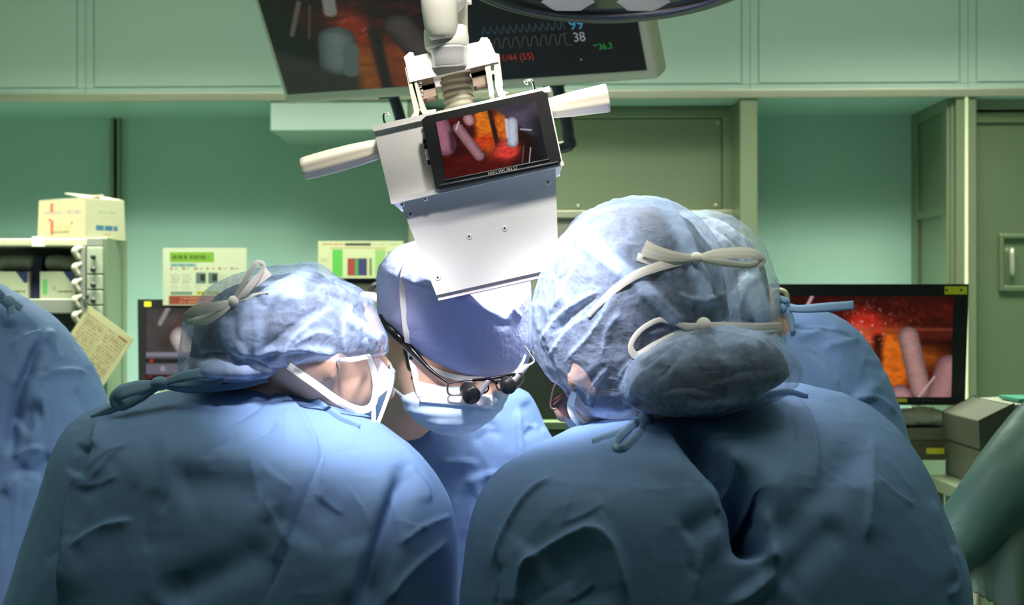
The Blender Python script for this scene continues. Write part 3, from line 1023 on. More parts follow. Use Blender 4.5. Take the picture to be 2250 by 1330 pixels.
du = thing('drawer_unit', (xpx(211, YR), YR + 0.2, 0), 'pale narrow drawer tower with black knobs at the right end of the rack', 'drawers')
pbox(MB(), 189, 226.5, 541.5, 0, YR + 0.012, 0.19, 0.0).make('carcass', mat('grey_drawer_carcass', (0.22, 0.24, 0.19), 0.5), du)
py = 534
for k, top in enumerate((543, 571, 605, 639, 673, 707, 741)):
    d = bevel(pbox(MB(), 190.5, 225.5, top, top + 31, YR - 0.004, 0.016).make('drawer', PALE_M, du), 0.002)
    c = P(207, top + 22, YR - 0.004)
    MB().lathe([(0, 0.0045), (0.4, 0.0045), (0.5, 0.009), (0.9, 0.008), (1, 0.004)], c + Vector((0, 0.001, 0)), c - Vector((0, 0.016, 0)), 14).make('knob', BLACK, d, True)

# carton on top of the rack, standing at an angle
z0, z1 = zpy(524.6, YR), zpy(437, YR)
def plan(px, Y): return Vector((xpx(px, Y), Y, 0))
c0, c1, c2 = plan(83, 4.37), plan(189, 4.262), plan(275, 4.375)
c3 = c0 + (c2 - c1)
bx = thing('supply_box', ((c0.x + c2.x) / 2, 4.44, z0), 'cream carton with red tape and blue print standing on the rack top', 'box')
up = Vector((0, 0, z1 - z0))
def lift(v, t): return Vector((v.x, v.y, z0 + (z1 - z0) * t))
ctr = (c0 + c1 + c2 + c3) / 4
def tp(v): return v + (ctr - v) * 0.03
m_ = MB().hexa([lift(c0, 0), lift(c1, 0), lift(tp(c1), 1), lift(tp(c0), 1)], [lift(c3, 0), lift(c2, 0), lift(tp(c2), 1), lift(tp(c3), 1)])
m_.make('carton', CARD, bx)
fn_ = (c1 - c0).cross(Vector((0, 0, 1))).normalized() * 0.0012
fs_ = (c2 - c1).cross(Vector((0, 0, 1))).normalized() * 0.0012
picture('front_print', lift(tp(c0), 1) + fn_, lift(tp(c1), 1) + fn_, lift(c1, 0) + fn_, lift(c0, 0) + fn_, box_front, 90, 70, PRINT, bx, ink=0.47)
picture('side_print', lift(tp(c1), 1) + fs_, lift(tp(c2), 1) + fs_, lift(c2, 0) + fs_, lift(c1, 0) + fs_, box_side, 80, 70, PRINT, bx, ink=0.47)
fl = MB()
h = Vector((0, 0, 0.004))
fl.hexa([lift(tp(c0), 1), lift(tp(c1), 1), lift(tp(c1), 1) + h, lift(tp(c0), 1) + h], [lift(tp(c3), 1) + Vector((0.01, -0.03, 0.012)), lift(tp(c2), 1) + Vector((-0.05, -0.05, 0.014)), lift(tp(c2), 1) + Vector((-0.05, -0.05, 0.02)), lift(tp(c3), 1) + Vector((0.01, -0.03, 0.018))])
fl.make('flap', CARD, bx)
fl = MB()
fl.hexa([lift(tp(c1), 1), lift(tp(c2), 1), lift(tp(c2), 1) + h, lift(tp(c1), 1) + h], [lift(tp(c1), 1).lerp(lift(tp(c0), 1), 0.45) + Vector((0, 0, 0.020)), lift(tp(c2), 1).lerp(lift(tp(c3), 1), 0.45) + Vector((0, 0, 0.016)), lift(tp(c2), 1).lerp(lift(tp(c3), 1), 0.45) + Vector((0, 0, 0.021)), lift(tp(c1), 1).lerp(lift(tp(c0), 1), 0.45) + Vector((0, 0, 0.024))])
fl.make('flap', CARD, bx)
tg = pbox(MB(), 70, 97, 520, 541, YR - 0.006, 0.005).make('shelf_label', mat('white_label_paper', (0.75, 0.75, 0.68), 0.6), rack)

zs = zpy(657, YR)
for i, (x0, x1, grn) in enumerate(((-18, 62, False), (88, 165, True))):
    t = thing('carton', (xpx((x0 + x1) / 2, YR), YR + 0.12, zs), ('white carton with blue corner on the rack shelf, behind the shoulder at far left' if i == 0 else 'white carton with green stripe and blue corner on the rack shelf beside the clips'), 'box', None)
    X0, X1, Y0_, zt = xpx(x0, YR + 0.03), xpx(x1, YR + 0.03), YR + 0.03, zpy(597, YR + 0.03)
    MB().box(X0, X1, Y0_, Y0_ + 0.13, zs, zt).make('box_body', CARD, t)
    picture('front_print', (X0, Y0_ - 0.001, zt), (X1, Y0_ - 0.001, zt), (X1, Y0_ - 0.001, zs), (X0, Y0_ - 0.001, zs), carton_print(31 + 7 * i, grn), 60, 46, PRINT, t, ink=0.5)
    pk = MB()
    rnd = random.Random(5 + i)
    for k in range(5):
        cx_ = X0 + (X1 - X0) * (0.12 + 0.19 * k)
        pk.ball((cx_, Y0_ + 0.08, zt + 0.022 + rnd.random() * 0.008), (0.02, 0.055, 0.028), 10, 8)
    co, fc, no = fuse(pk, 0.006, 4)
    o = obj('wrapped_pack', co, fc, PACK, None, True, (X0 / 2 + X1 / 2, Y0_ + 0.08, zt))
    tag(o, 'grey plastic wrapped packs lying on the %s carton in the rack' % ('left' if i == 0 else 'green-striped'), 'pack')
m_ = MB().hexa([P(60, 656.5, YR + 0.05), P(86, 656.5, YR + 0.05), P(93, 562, YR + 0.07), P(78, 562, YR + 0.07)], [P(60, 656.5, YR + 0.05) + Vector((0, .12, 0)), P(86, 656.5, YR + 0.05) + Vector((0, .12, 0)), P(93, 562, YR + 0.07) + Vector((0, .12, 0)), P(78, 562, YR + 0.07) + Vector((0, .12, 0))])
o = m_.make('folder', NAVY, None); bevel(o, 0.003)
tag(o, 'dark navy folder leaning between the two cartons on the rack shelf', 'folder')

# printed chart hanging askew from the rack
ch = thing('paper_chart', P(210, 760, YR - 0.03), 'tilted cream chart card with brown print hanging on the rack front', 'chart')
picture('printed_sheet', P(195, 672, YR - 0.03), P(294, 746, YR - 0.03), P(226, 850, YR - 0.03), P(127, 776, YR - 0.03), chart_print, 110, 110, PRINT, ch, 0.003, 0.5)
cc = P(190, 664, YR - 0.02)
MB().tube([cc + Vector((0, 0.016, 0.02)), cc + Vector((-0.006, -0.008, 0.012)), cc + Vector((0.0, -0.014, -0.014)), cc + Vector((0.006, -0.008, 0.0))], 0.0035, 10).make('hook', BLACK, ch, True)

# left monitor on a trolley, notice clipped to its top edge
YM = 4.2
def trolley(name, px0, px1, zt, Y, depth, label, cat, mtop=STEEL, mleg=STEEL_DK):
    X0, X1 = xpx(px0, Y), xpx(px1, Y)
    t = thing(name, ((X0 + X1) / 2, Y + depth / 2, 0), label, cat)
    bevel(MB().box(X0, X1, Y, Y + depth, zt - 0.03, zt).make('top', mtop, t), 0.004)
    for x in (X0 + 0.02, X1 - 0.02):
        for y in (Y + 0.02, Y + depth - 0.02):
            MB().cyl((x, y, 0.05), (x, y, zt - 0.03), 0.014, 12).make('leg', mleg, t, True)
            MB().cyl((x - 0.012, y, 0.03), (x + 0.012, y, 0.03), 0.03, 16).make('castor', BLACK, t, True)
    bevel(MB().box(X0 + 0.01, X1 - 0.01, Y + 0.01, Y + depth - 0.01, 0.30, 0.325).make('lower_shelf', mtop, t), 0.003)
    return t
zt = zpy(862, YM)
trolley('monitor_trolley', 296, 640, zt, YM - 0.08, 0.40, 'steel trolley carrying the left monitor, behind the left surgeon', 'trolley')
lm = thing('monitor', (xpx(470, YM), YM + 0.02, zt), 'black monitor showing a grey instrument view, behind the left surgeon', 'monitor')
bevel(MB().prism([(305, 661), (640, 661), (640, 840), (307, 840)], YM, 0.045).make('casing', BLACK, lm), 0.004)
picture('screen', P(321, 677, YM - 0.0015), P(626, 677, YM - 0.0015), P(626, 832, YM - 0.0015), P(321, 832, YM - 0.0015), scene_left, 200, 100, SCREEN, lm)
pbox(MB(), 317, 332, 663, 674, YM - 0.001, 0.001).make('label', YELLOW, lm)
m_ = MB(); pbox(m_, 440, 500, 838, 862, YM + 0.03, 0.02); pbox(m_, 410, 530, 857, 862, YM - 0.03, 0.16)
bevel(m_.make('stand', BLACK, lm), 0.002)
po = picture('notice', P(358, 545, YM - 0.006), P(541.5, 545, YM - 0.006), P(541.5, 671, YM - 0.006), P(358, 671, YM - 0.006), poster_a, 190, 130, PRINT, None, 0.004, 0.48)
tag(po, 'printed notice with green title and red-brown footer fixed to the left monitor top', 'notice')
YE = 4.45
zt2 = zpy(800, YE)
trolley('equipment_trolley', 680, 880, zt2, YE - 0.05, 0.40, 'steel trolley under the dark equipment case with colour charts, behind the middle surgeon', 'trolley')
eq = thing('equipment_case', (xpx(765, YE), YE + 0.1, zt2), 'dark equipment case under the colour-barred notice, behind the middle surgeon', 'equipment')
bevel(pbox(MB(), 690, 850, 622, 0, YE, 0.28, zt2).make('case_body', mat('dark_olive_case', (0.045, 0.05, 0.032), 0.5), eq), 0.004)
for i, c in enumerate(((0.02, 0.03, 0.07), (0.05, 0.06, 0.05), (0.015, 0.02, 0.06), (0.05, 0.03, 0.06), (0.02, 0.03, 0.08), (0.02, 0.02, 0.03))):
    o = bevel(pbox(MB(), 726 + i * 17, 741 + i * 17, 610, 622, YE + 0.01, 0.12).make('vial_case', mat('vial_case_%d' % i, c, 0.35), None), 0.003)
    tag(o, 'small dark case in the row standing on the equipment case, %s' % ('leftmost', 'second from left', 'third from left', 'fourth from left', 'second from right', 'rightmost')[i], 'case', 'small dark cases on the equipment case')
po = picture('colour_notice', P(699, 530, YE - 0.01), P(886, 530, YE - 0.01), P(886, 611.5, YE - 0.01), P(699, 611.5, YE - 0.01), poster_b, 190, 84, PRINT, None, 0.004, 0.48)
tag(po, 'printed notice with red, green and blue bars standing on the dark equipment case', 'notice')
cb = MB().tube([P(838, 622, YE - 0.03), P(822, 628, YE - 0.04), P(812, 644, YE - 0.03), P(818, 662, YE - 0.02), P(836, 664, YE - 0.02)], 0.0085, 12)
tag(cb.make('cable', BLACK, None, True), 'black cable looped on the front of the dark equipment case', 'cable')
wl = MB().tube([P(800, 650, YE - 0.05), P(824, 658, YE - 0.06), P(834, 676, YE - 0.05), P(838, 700, YE - 0.04)], [0.012, 0.018, 0.016, 0.012], 14)
tag(wl.make('cuff', mat('white_tubing', (0.6, 0.56, 0.48), 0.5), None, True), 'white padded tube hanging on the dark equipment case', 'tube')

# dark anaesthesia machine seen between the middle and right surgeons
YA = 3.7
am = thing('anaesthesia_machine', (xpx(1170, YA), YA + 0.2, 0), 'dark anaesthesia machine with green ledge between the middle and right surgeons', 'machine')
bevel(pbox(MB(), 1010, 1330, 690, 925, YA + 0.03, 0.4).make('body', mat('dark_green_case', (0.03, 0.042, 0.024), 0.5), am), 0.008)
bevel(pbox(MB(), 1000, 1340, 926, 944, YA - 0.03, 0.46).make('ledge', mat('green_ledge', (0.18, 0.27, 0.13), 0.4), am), 0.004)
bevel(pbox(MB(), 1015, 1325, 944, 0, YA + 0.02, 0.4, 0.06).make('cabinet', mat('dark_green_cabinet', (0.05, 0.065, 0.04), 0.5), am), 0.006)
for x in (1040, 1300):
    MB().ball((xpx(x, YA), YA + 0.08, 0.035), (0.02, 0.035, 0.035), 14, 8).make('castor', BLACK, am, True)

# ------------------------------------------------------------------ right side: monitor cart, bins
YC = 3.3
zt = zpy(936, YC)
ct = thing('monitor_cart', (xpx(1890, YC), YC + 0.2, 0), 'dark brown cart with yellow label under the right monitor', 'cart')
CART = mat('cart_frame', (0.10, 0.085, 0.045), 0.4, 0.3)
bevel(MB().box(xpx(1700, YC), xpx(2092, YC), YC - 0.06, YC + 0.4, zpy(962, YC), zt).make('tray', mat('cart_tray', (0.16, 0.15, 0.09), 0.4), ct), 0.006)
for px in (1712, 2080):
    for y in (YC - 0.04, YC + 0.37):
        MB().box(xpx(px - 11, YC), xpx(px + 11, YC), y - 0.012, y + 0.012, 0.06, zpy(962, YC)).make('post', CART, ct)
        MB().ball((xpx(px, YC), y, 0.035), (0.018, 0.035, 0.035), 12, 8).make('castor', BLACK, ct, True)
bevel(pbox(MB(), 1700, 2078, 964, 1012, YC - 0.055, 0.02).make('front_rail', mat('cart_rail', (0.10, 0.095, 0.05), 0.4), ct), 0.003)
pbox(MB(), 2036, 2075, 985, 998, YC - 0.057, 0.002).make('label', YELLOW, ct)
MB().lathe([(0, 0.006), (0.5, 0.012), (1, 0.005)], P(2082, 978, YC - 0.03), P(2082, 978, YC - 0.07), 14).make('knob', CHROME, ct, True)
MB().box(xpx(1712, YC), xpx(2080, YC), YC - 0.04, YC + 0.37, 0.42, 0.45).make('lower_shelf', CART, ct)
# things in the cart tray
co, fc, no = fuse(MB().ball((xpx(2030, YC), YC + 0.02, zt + 0.018), (0.075, 0.08, 0.024)).ball((xpx(1985, YC), YC + 0.0, zt + 0.014), (0.05, 0.06, 0.018)).ball((xpx(2055, YC), YC - 0.01, zt + 0.012), (0.035, 0.04, 0.016)), 0.005, 4)
co = co + no * ((fbm(co * 40, 3, 4) - 0.5) * 0.012)[:, None]
o = obj('plastic_bag', co, fc, mat('clear_bag', (0.30, 0.33, 0.24), 0.3, bump=(70, 0.7, 0.004)), None, True)
tag(o, 'crumpled pale plastic bag in the cart tray under the right monitor', 'bag')
o = bevel(pbox(MB(), 1950, 1990, 920, 936, YC - 0.04, 0.06).make('remote_box', mat('dark_box', (0.02, 0.022, 0.02), 0.4), None), 0.003)
tag(o, 'small dark box in the cart tray beside the plastic bag', 'box')
rm = thing('monitor', (xpx(1905, YC), YC + 0.03, zt), 'black monitor showing a red close-up with a gloved finger, on the right cart', 'monitor')
bevel(MB().prism([(1690, 629), (2124, 629), (2116, 886), (1690, 886)], YC, 0.05).make('casing', BLACK, rm), 0.005)
picture('screen', P(1712, 651, YC - 0.0015), P(2095, 651, YC - 0.0015), P(2090, 873, YC - 0.0015), P(1712, 873, YC - 0.0015), scene_cart, 260, 156, SCREEN, rm)
lb = pbox(MB(), 2076, 2125, 629.5, 647, YC - 0.0012, 0.002).make('label', YELLOW, rm)
m_ = MB()
for u in (2080, 2112): pbox(m_, u - 2.5, u + 2.5, 635, 640, YC - 0.0018, 0.001)
m_.make('label_print', mat('label_ink', (0.03, 0.03, 0.02), 0.5), lb)
pbox(MB(), 1964, 1993, 876, 884, YC - 0.0012, 0.002).make('label', YELLOW, rm)
for k in range(7):
    c = P(2008 + k * 10.3, 880, YC)
    MB().cyl(c + Vector((0, 0.001, 0)), c - Vector((0, 0.002, 0)), 0.0016, 8).make('button', mat('grey_button', (0.12, 0.12, 0.11), 0.4), rm, True)
m_ = MB(); pbox(m_, 1870, 1930, 884, 936, YC + 0.04, 0.03); m_.box(xpx(1800, YC), xpx(1960, YC), YC + 0.0, YC + 0.2, zt, zt + 0.012)
bevel(m_.make('stand', BLACK, rm), 0.003)
hk = MB().tube([P(1690, 640, YC - 0.02), P(1712, 637, YC - 0.025), P(1727, 644, YC - 0.025), P(1731, 664, YC - 0.02), P(1732, 690, YC - 0.005)], 0.0045, 10)
hk.make('cable', mat('yellowish_cable', (0.50, 0.52, 0.28), 0.4), rm, True)

YB = 2.95
zt3 = zpy(1075, YB)
trolley('bin_trolley', 2130, 2500, zt3, YB - 0.05, 0.30, 'steel trolley at the right edge carrying grey bins', 'trolley')
BIN = mat('grey_bin_plastic', (0.065, 0.072, 0.045), 0.5)
for i, (y0, y1) in enumerate(((992, 1075), (890, 990.5))):
    t = thing('storage_bin', (xpx(2230, YB), YB + 0.1, zpy(y1, YB)), ('lower grey bin of the stack at the right edge' if i == 0 else 'upper grey slant-topped bin of the stack at the right edge'), 'bin')
    x0 = 2160 if i == 0 else 2153
    poly = [(x0, y0 + (36 if i else 0)), (2226, y0), (2226, y1), (x0 + 4, y1)]
    bevel(MB().prism(poly, YB, 0.25).make('bin_side', BIN, t), 0.003)
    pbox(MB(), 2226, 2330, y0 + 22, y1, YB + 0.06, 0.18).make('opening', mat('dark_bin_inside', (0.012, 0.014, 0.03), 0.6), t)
    if i: MB().prism([(2226, 890), (2330, 885), (2330, 900), (2262, 925), (2240, 903)], YB, 0.22).make('bin_lip', mat('pale_bin_lip', (0.25, 0.27, 0.2), 0.4), t)
o = bevel(pbox(MB(), 2238, 2330, 876, 884.5, YB + 0.03, 0.12).make('green_case', mat('green_case', (0.02, 0.22, 0.14), 0.4), None), 0.002)
tag(o, 'green case lying on the upper grey bin at the right edge', 'case')

# draped equipment arm rising at the right edge
DRAPE = mat('green_plastic_drape', (0.10, 0.22, 0.17), 0.42, bump=(9, 0.5, 0.01))
YF = 1.98
da = thing('draped_arm', (1.06, YF, 0), 'green plastic-draped equipment arm rising at the right edge', 'equipment')
mb = MB().tube([P(1985, 1330, YF), P(2120, 1188, YF), P(2222, 1064, YF), P(2330, 940, YF + 0.03), P(2560, 760, YF + 0.03)], [0.052, 0.055, 0.06, 0.062, 0.06], 40, 60)
co, fc, no = fuse(mb, 0.006, 4)
co = co + no * ((fbm(co * np.array([9, 9, 9]), 3, 8) - 0.5) * 0.012)[:, None]
obj('sleeve_drape', co, fc, DRAPE, da, True)
MB().cyl((1.0, YF + 0.03, 0.06), (1.0, YF + 0.03, 1.55), 0.03, 20).make('column', STEEL, da, True)
MB().lathe([(0, 0.22), (0.7, 0.2), (1, 0.05)], (1.0, YF + 0.03, 0.0), (1.0, YF + 0.03, 0.08), 28).make('base', STEEL_DK, da, True)
# sheet hanging from it, with a scalloped hem
n1, n2 = 60, 40
V = []; Fc = []
for j in range(n2 + 1):
    for i in range(n1 + 1):
        u, v = i / n1, j / n2
        top = P(2080 + u * 330, 1265 - u * 290, YF - 0.045)
        bot = P(2090 + u * 330, 1290 + 3.5 * math.cos(u * 130) + (u - 0.1) * 200, YF - 0.06)
        p = top.lerp(bot, v)
        p.y += 0.016 * math.sin(u * 9 + v * 1.5) * v + 0.010 * math.sin(u * 23 + 1) * v
        V.append(p)
for j in range(n2):
    for i in range(n1):
        a = j * (n1 + 1) + i
        Fc.append((a, a + 1, a + n1 + 2, a + n1 + 1))
o = obj('hanging_sheet', V, Fc, mat('green_plastic_sheet', (0.14, 0.22, 0.17), 0.45, bump=(9, 0.4, 0.01)), da, True)
s = o.modifiers.new('s', 'SOLIDIFY'); s.thickness = 0.0015

# ------------------------------------------------------------------ big tilted monitor
Rm = np.array([[0.87357878, 0.43272931, -0.22272282], [-0.48642608, 0.76146329, -0.42844292], [-0.01580455, 0.48261683, 0.87568899]])
MU, MN, MV = (Vector(Rm[:, k]) for k in range(3))          # right, back, up of the screen
MO = P(628, 232, 3.2)
MW, MH = 0.945, 0.60
def mp(u, v, d=0.0): return MO + MU * u + MV * v + MN * d
def mpx(px, py, d=0.0):
    """where the sight line through a photo pixel meets the plane d behind the screen face"""
    o, dr_ = Vector((0, 0, CZ)), P(px, py, 1.0) - Vector((0, 0, CZ))
    t = ((MO + MN * d) - o).dot(MN) / dr_.dot(MN)
    return o + dr_ * t
bm_ = thing('ceiling_monitor', mp(MW / 2, MH / 2, 0.06), 'large tilted ivory-framed ceiling monitor with dim surgical picture and vital signs', 'monitor')
def slab(mb, u0, u1, v0, v1, d0, d1):
    return mb.hexa([mp(u0, v0, d0), mp(u1, v0, d0), mp(u1, v1, d0), mp(u0, v1, d0)], [mp(u0, v0, d1), mp(u1, v0, d1), mp(u1, v1, d1), mp(u0, v1, d1)])
bevel(slab(MB(), 0, MW, 0, MH, 0.0, 0.055).make('casing', IVORY, bm_), 0.012, 4)
sBL, sBR = mpx(632, 208, -0.002), mpx(1421, 154, -0.002)
su = (sBR - sBL); sv = MV * 0.50
picture('screen', sBL + sv, sBR + sv, sBR, sBL, lambda U, V: scene_big(U, (V - 0.52) / 0.48), 420, 200, SCREEN_DIM, bm_, 0.001)
def emis(name, c, s): return mat(name, (0.01, 0.01, 0.01), 0.4, emit=(sr(*c), s))
TXT = {'cyan': emis('cyan_readout', (70, 150, 190), 0.6), 'white': emis('white_readout', (160, 165, 172), 0.55), 'green': emis('green_readout', (36, 130, 50), 0.8), 'red': emis('red_readout', (140, 40, 36), 0.8), 'dimb': emis('dim_blue_trace', (38, 72, 84), 0.8), 'dimg': emis('dim_grey_trace', (70, 70, 66), 0.8)}
EPS = -0.004
ppx = (mpx(1271, 60, EPS) - mpx(1270, 60, EPS)).length      # metres per pixel there
def mtext(name, s, px, py, hpx, m): text(name, s, mpx(px, py, EPS), MU, MV, hpx * ppx * 1.38, m, bm_)
mtext('saturation_reading', '99', 1252, 66, 24, TXT['cyan'])
mtext('carbon_dioxide_reading', '38', 1261, 92, 20, TXT['white'])
mtext('temperature_reading', '36.3', 1316, 109, 13, TXT['green'])
mtext('pressure_reading', '91/44 (55)', 1094, 136, 15, TXT['red'])
def trace(name, pts, w, m):
    ribbon(name, [mpx(a, b, EPS) for a, b in pts], w * ppx, m, bm_, tuple(-MN), thick=0.0004, n=len(pts))
pts = []
for k in range(13):
    x = 1060 + k * 14.2; y = 79 - (x - 1060) * 0.066 - 3
    pts += [(x, y), (x + 4, y - 18), (x + 8, y - 8), (x + 12, y - 1)]
trace('saturation_trace', pts, 1.6, TXT['dimb'])
pts = []
for k in range(8):
    x = 1085 + k * 20.5; y = 105 - (x - 1085) * 0.066
    pts += [(x, y), (x + 2, y - 16), (x + 5, y - 20), (x + 10, y - 20), (x + 12.5, y - 14), (x + 14, y - 2), (x + 17, y + 1)]
trace('carbon_dioxide_trace', pts, 1.5, TXT['dimg'])
trace('tick', [(1304, 100), (1312, 99)], 2.0, TXT['green'])
trace('scale_mark', [(1236, 75), (1240, 74), (1246, 73)], 1.4, TXT['dimg'])
trace('scale_mark', [(1244, 99), (1252, 98), (1258, 98)], 1.4, TXT['dimg'])
trace('cursor_dot', [(1275.6, 131), (1278.6, 131)], 3.0, TXT['white'])
hn = MB().tube([mp(0.28, 0.02, 0.03), mp(0.285, -0.03, 0.03), mp(0.29, -0.12, 0.03), mp(0.32, -0.15, 0.03), mp(0.66, -0.15, 0.03), mp(0.70, -0.12, 0.03), mp(0.70, -0.03, 0.03), mp(0.70, 0.02, 0.03)], 0.013, 14)
hn.make('lower_handle', BLACK, bm_, True)
for u in (0.282, 0.70):
    slab(MB(), u - 0.025, u + 0.025, -0.004, 0.006, 0.01, 0.05).make('handle_flange', BLACK, bm_)
MB().tube([mp(MW / 2, MH / 2, 0.05), mp(MW / 2, MH / 2, 0.18), mp(MW / 2, MH / 2 + 0.1, 0.26)], 0.05, 18).make('bracket', WHITE_P, bm_, True)
e = mp(MW / 2, MH / 2 + 0.1, 0.26)
MB().cyl(e, (e.x, e.y, CEIL), 0.04, 18).make('ceiling_arm', WHITE_P, bm_, True)

# ------------------------------------------------------------------ surgical lamps
def surgical_lamp(c, n, R, label, arm):
    n = Vector(n).normalized()
    t = thing('surgical_lamp', c, label, 'lamp', None)
    a = n.cross(Vector((1, 0, 0))).normalized()
    if a.y > 0: a = -a
    b = n.cross(a).normalized()
    rim = MB().lathe([(0, R * 0.93), (0.10, R * 0.985), (0.35, R), (0.62, R * 0.985), (0.80, R * 0.85), (0.93, R * 0.55), (1, R * 0.18)], c + n * 0.012, c - n * 0.075, 72)
    rim.make('housing', mat('dark_lamp_rim', (0.008, 0.007, 0.007), 0.3, coat=0.2), t, True)
    MB().lathe([(0, R * 1.004), (0.5, R * 1.012), (1, R * 1.004)], c - n * 0.012, c - n * 0.018, 72).make('trim_ring', STEEL_H, t, True)
    for nm, r0, rt, dz, mm in (('rim_lip', R * 0.955, R * 0.062, 0.010, MATS['dark_lamp_rim']), ('edge_ring', R * 1.012, R * 0.012, 0.004, STEEL_H)):
        V, Fc = [], []
        for i in range(96):
            an = 2 * math.pi * i / 96
            rd = a * math.cos(an) + b * math.sin(an)
            for j in range(12):
                t_ = 2 * math.pi * j / 12
                V.append(c + rd * (r0 + rt * math.cos(t_)) + n * (dz + rt * math.sin(t_)))
        for i in range(96):
            for j in range(12):
                Fc.append((i * 12 + j, ((i + 1) % 96) * 12 + j, ((i + 1) % 96) * 12 + (j + 1) % 12, i * 12 + (j + 1) % 12))
        obj(nm, V, Fc, mm, t, True)
    MB().cyl(c + n * 0.0115, c + n * 0.0135, R * 0.90, 72).make('glass', mat('lamp_glass', (0.02, 0.022, 0.02), 0.12, coat=0.3), t, False)
    em = mat('lit_led', (0.1, 0.1, 0.1), 0.4, emit=((0.80, 0.80, 0.84), 0.17))
    spots = [(0, 0)] + [(0.34 * R, math.radians(30 + 72 * k)) for k in range(5)] + [(0.76 * R, math.radians(18 + 36 * k)) for k in range(10)]
    for r, an in spots:
        q = c + n * 0.013 + a * (r * math.cos(an)) + b * (r * math.sin(an))
        mbl = MB()
        rr = R * 0.175
        ring = [q + (a * math.cos(math.radians(60 * k + 30)) + b * math.sin(math.radians(60 * k + 30))) * rr for k in range(6)]
        rin = [q + n * 0.006 + (a * math.cos(math.radians(60 * k + 30)) + b * math.sin(math.radians(60 * k + 30))) * rr * 0.62 for k in range(6)]
        mbl.add(ring + rin, [(k, (k + 1) % 6, 6 + (k + 1) % 6, 6 + k) for k in range(6)] + [tuple(range(6, 12)), tuple(range(5, -1, -1))])
        mbl.make('led_lens', em, t)
    MB().tube([c + n * 0.01, c + n * 0.12], 0.02, 20).make('sterile_grip', CREAM, t, True) if False else None
    MB().tube([c - n * 0.06] + [Vector(p) for p in arm], 0.028, 18).make('suspension_arm', WHITE_P, t, True)
    return t
surgical_lamp(ADDED_LAMP_A, AIM_A - ADDED_LAMP_A, 0.16, 'small round surgical lamp close above the surgeons\' heads, on the near side', [ADDED_LAMP_A + Vector((-0.06, -0.14, 0.16)), ADDED_LAMP_A + Vector((-0.30, -0.2, 0.35)), (-0.75, 1.1, 2.98)])
surgical_lamp(LAMP_B, (0, -0.17, -1), 0.25, 'dark-rimmed round surgical lamp with white hexagonal lenses at the top of the view', [LAMP_B + Vector((0.1, 0.05, 0.22)), LAMP_B + Vector((0.5, 0.2, 0.4)), (1.0, 2.3, 2.98)])

surgical_lamp(FILL_LAMP_C, AIM_C - FILL_LAMP_C, 0.20, 'unseen round lamp added as front fill near the ceiling on the near side', [FILL_LAMP_C + Vector((0.05, -0.15, 0.1)), FILL_LAMP_C + Vector((0.1, -0.3, 0.15)), (0.2, 0.4, 2.98)])

# ------------------------------------------------------------------ overhead camera unit
YD = 1.745
S = YD / F
cu = thing('overhead_camera', P(1030, 340, YD + 0.06), 'white overhead camera unit with cream grips and small black screen, hanging above the surgeons', 'camera')
def part(name, poly, Y, depth, m, bw=0.0015, parent=None):
    return bevel(MB().prism(poly, Y, depth).make(name, m, parent or cu), bw)
hs = part('housing', [(823, 283), (1201, 199), (1234, 358), (861, 443)], YD, 0.12, WHITE_P)
part('top_plate', [(820, 278), (1206, 191), (1208, 199.5), (822, 287)], YD - 0.006, 0.132, WHITE_P, 0.001)
part('brim', [(859, 440), (1236, 355), (1238, 362), (861, 447)], YD - 0.020, 0.15, WHITE_P, 0.001)
lc = part('lower_cover', [(882, 443), (1217, 366), (1224, 586), (961, 645)], YD + 0.004, 0.105, mat('pale_lavender_cover', (0.73, 0.72, 0.70), 0.28, coat=0.3), 0.002)
part('lens_surround', [(962, 645.5), (1224, 587), (1222, 600), (966, 657)], YD + 0.008, 0.098, mat('pink_white_rim', (0.82, 0.72, 0.70), 0.4), 0.002)
for px, py in ((902, 470), (1031, 520), (1109, 502), (962, 610), (1204, 400), (888, 444)):
    if py == 444: continue
    c = P(px, py, YD + 0.004)
    s_ = MB().lathe([(0, 0.0042), (0.6, 0.0042), (1, 0.0034)], c + Vector((0, 0.001, 0)), c - Vector((0, 0.0010, 0)), 18).make('screw', mat('satin_screw', (0.78, 0.77, 0.75), 0.35, 0.2), lc, False)
    MB().cyl(c - Vector((0, 0.0009, 0)), c - Vector((0, 0.0012, 0)), 0.0014, 6).make('socket', BLACK, s_)
for px, py in ((884, 441), (935, 429)):
    c = P(px, py + 3, YD - 0.014)
    MB().cyl(c, c - Vector((0, 0, 0.006)), 0.003, 10).make('rivet', CHROME, cu, True)
# field screen on its front
dm = part('display', [(931, 265), (938, 259), (1190, 204), (1198, 208), (1229, 353), (1225, 360), (968, 413), (960, 409)], YD - 0.026, 0.022, BLACK, 0.003)
picture('screen', P(958, 268, YD - 0.0275), P(1177, 221, YD - 0.0275), P(1203, 349, YD - 0.0275), P(981, 394, YD - 0.0275), scene_small, 250, 150, SCREEN, dm)
for a, b in (((978, 396), (1206, 350)), ((966, 408), (1226, 356))):
    MB().tube([P(a[0], a[1], YD - 0.0265), P(b[0], b[1], YD - 0.0265)], 0.0012, 8, ends=False).make('bezel_edge', mat('grey_edge', (0.10, 0.10, 0.10), 0.3), dm, True)
ang = math.radians(12.2)
text('brand_lettering', 'FEELWORLD', P(1073, 386, YD - 0.0268), (math.cos(ang), 0, math.sin(ang)), (-math.sin(ang), 0, math.cos(ang)), 8.4 * S * 1.36, mat('white_lettering', (0.55, 0.55, 0.55), 0.5), dm)
for k in range(7):
    c = P(929.5 + k * 2.5, 288 + k * 11.5, YD - 0.016)
    MB().box(c.x - 0.0028, c.x + 0.001, c.y - 0.003, c.y + 0.003, c.z - 0.0028, c.z + 0.0028).make('button', WHITE_P if k in (0, 1, 4, 5) else BLACK, dm)
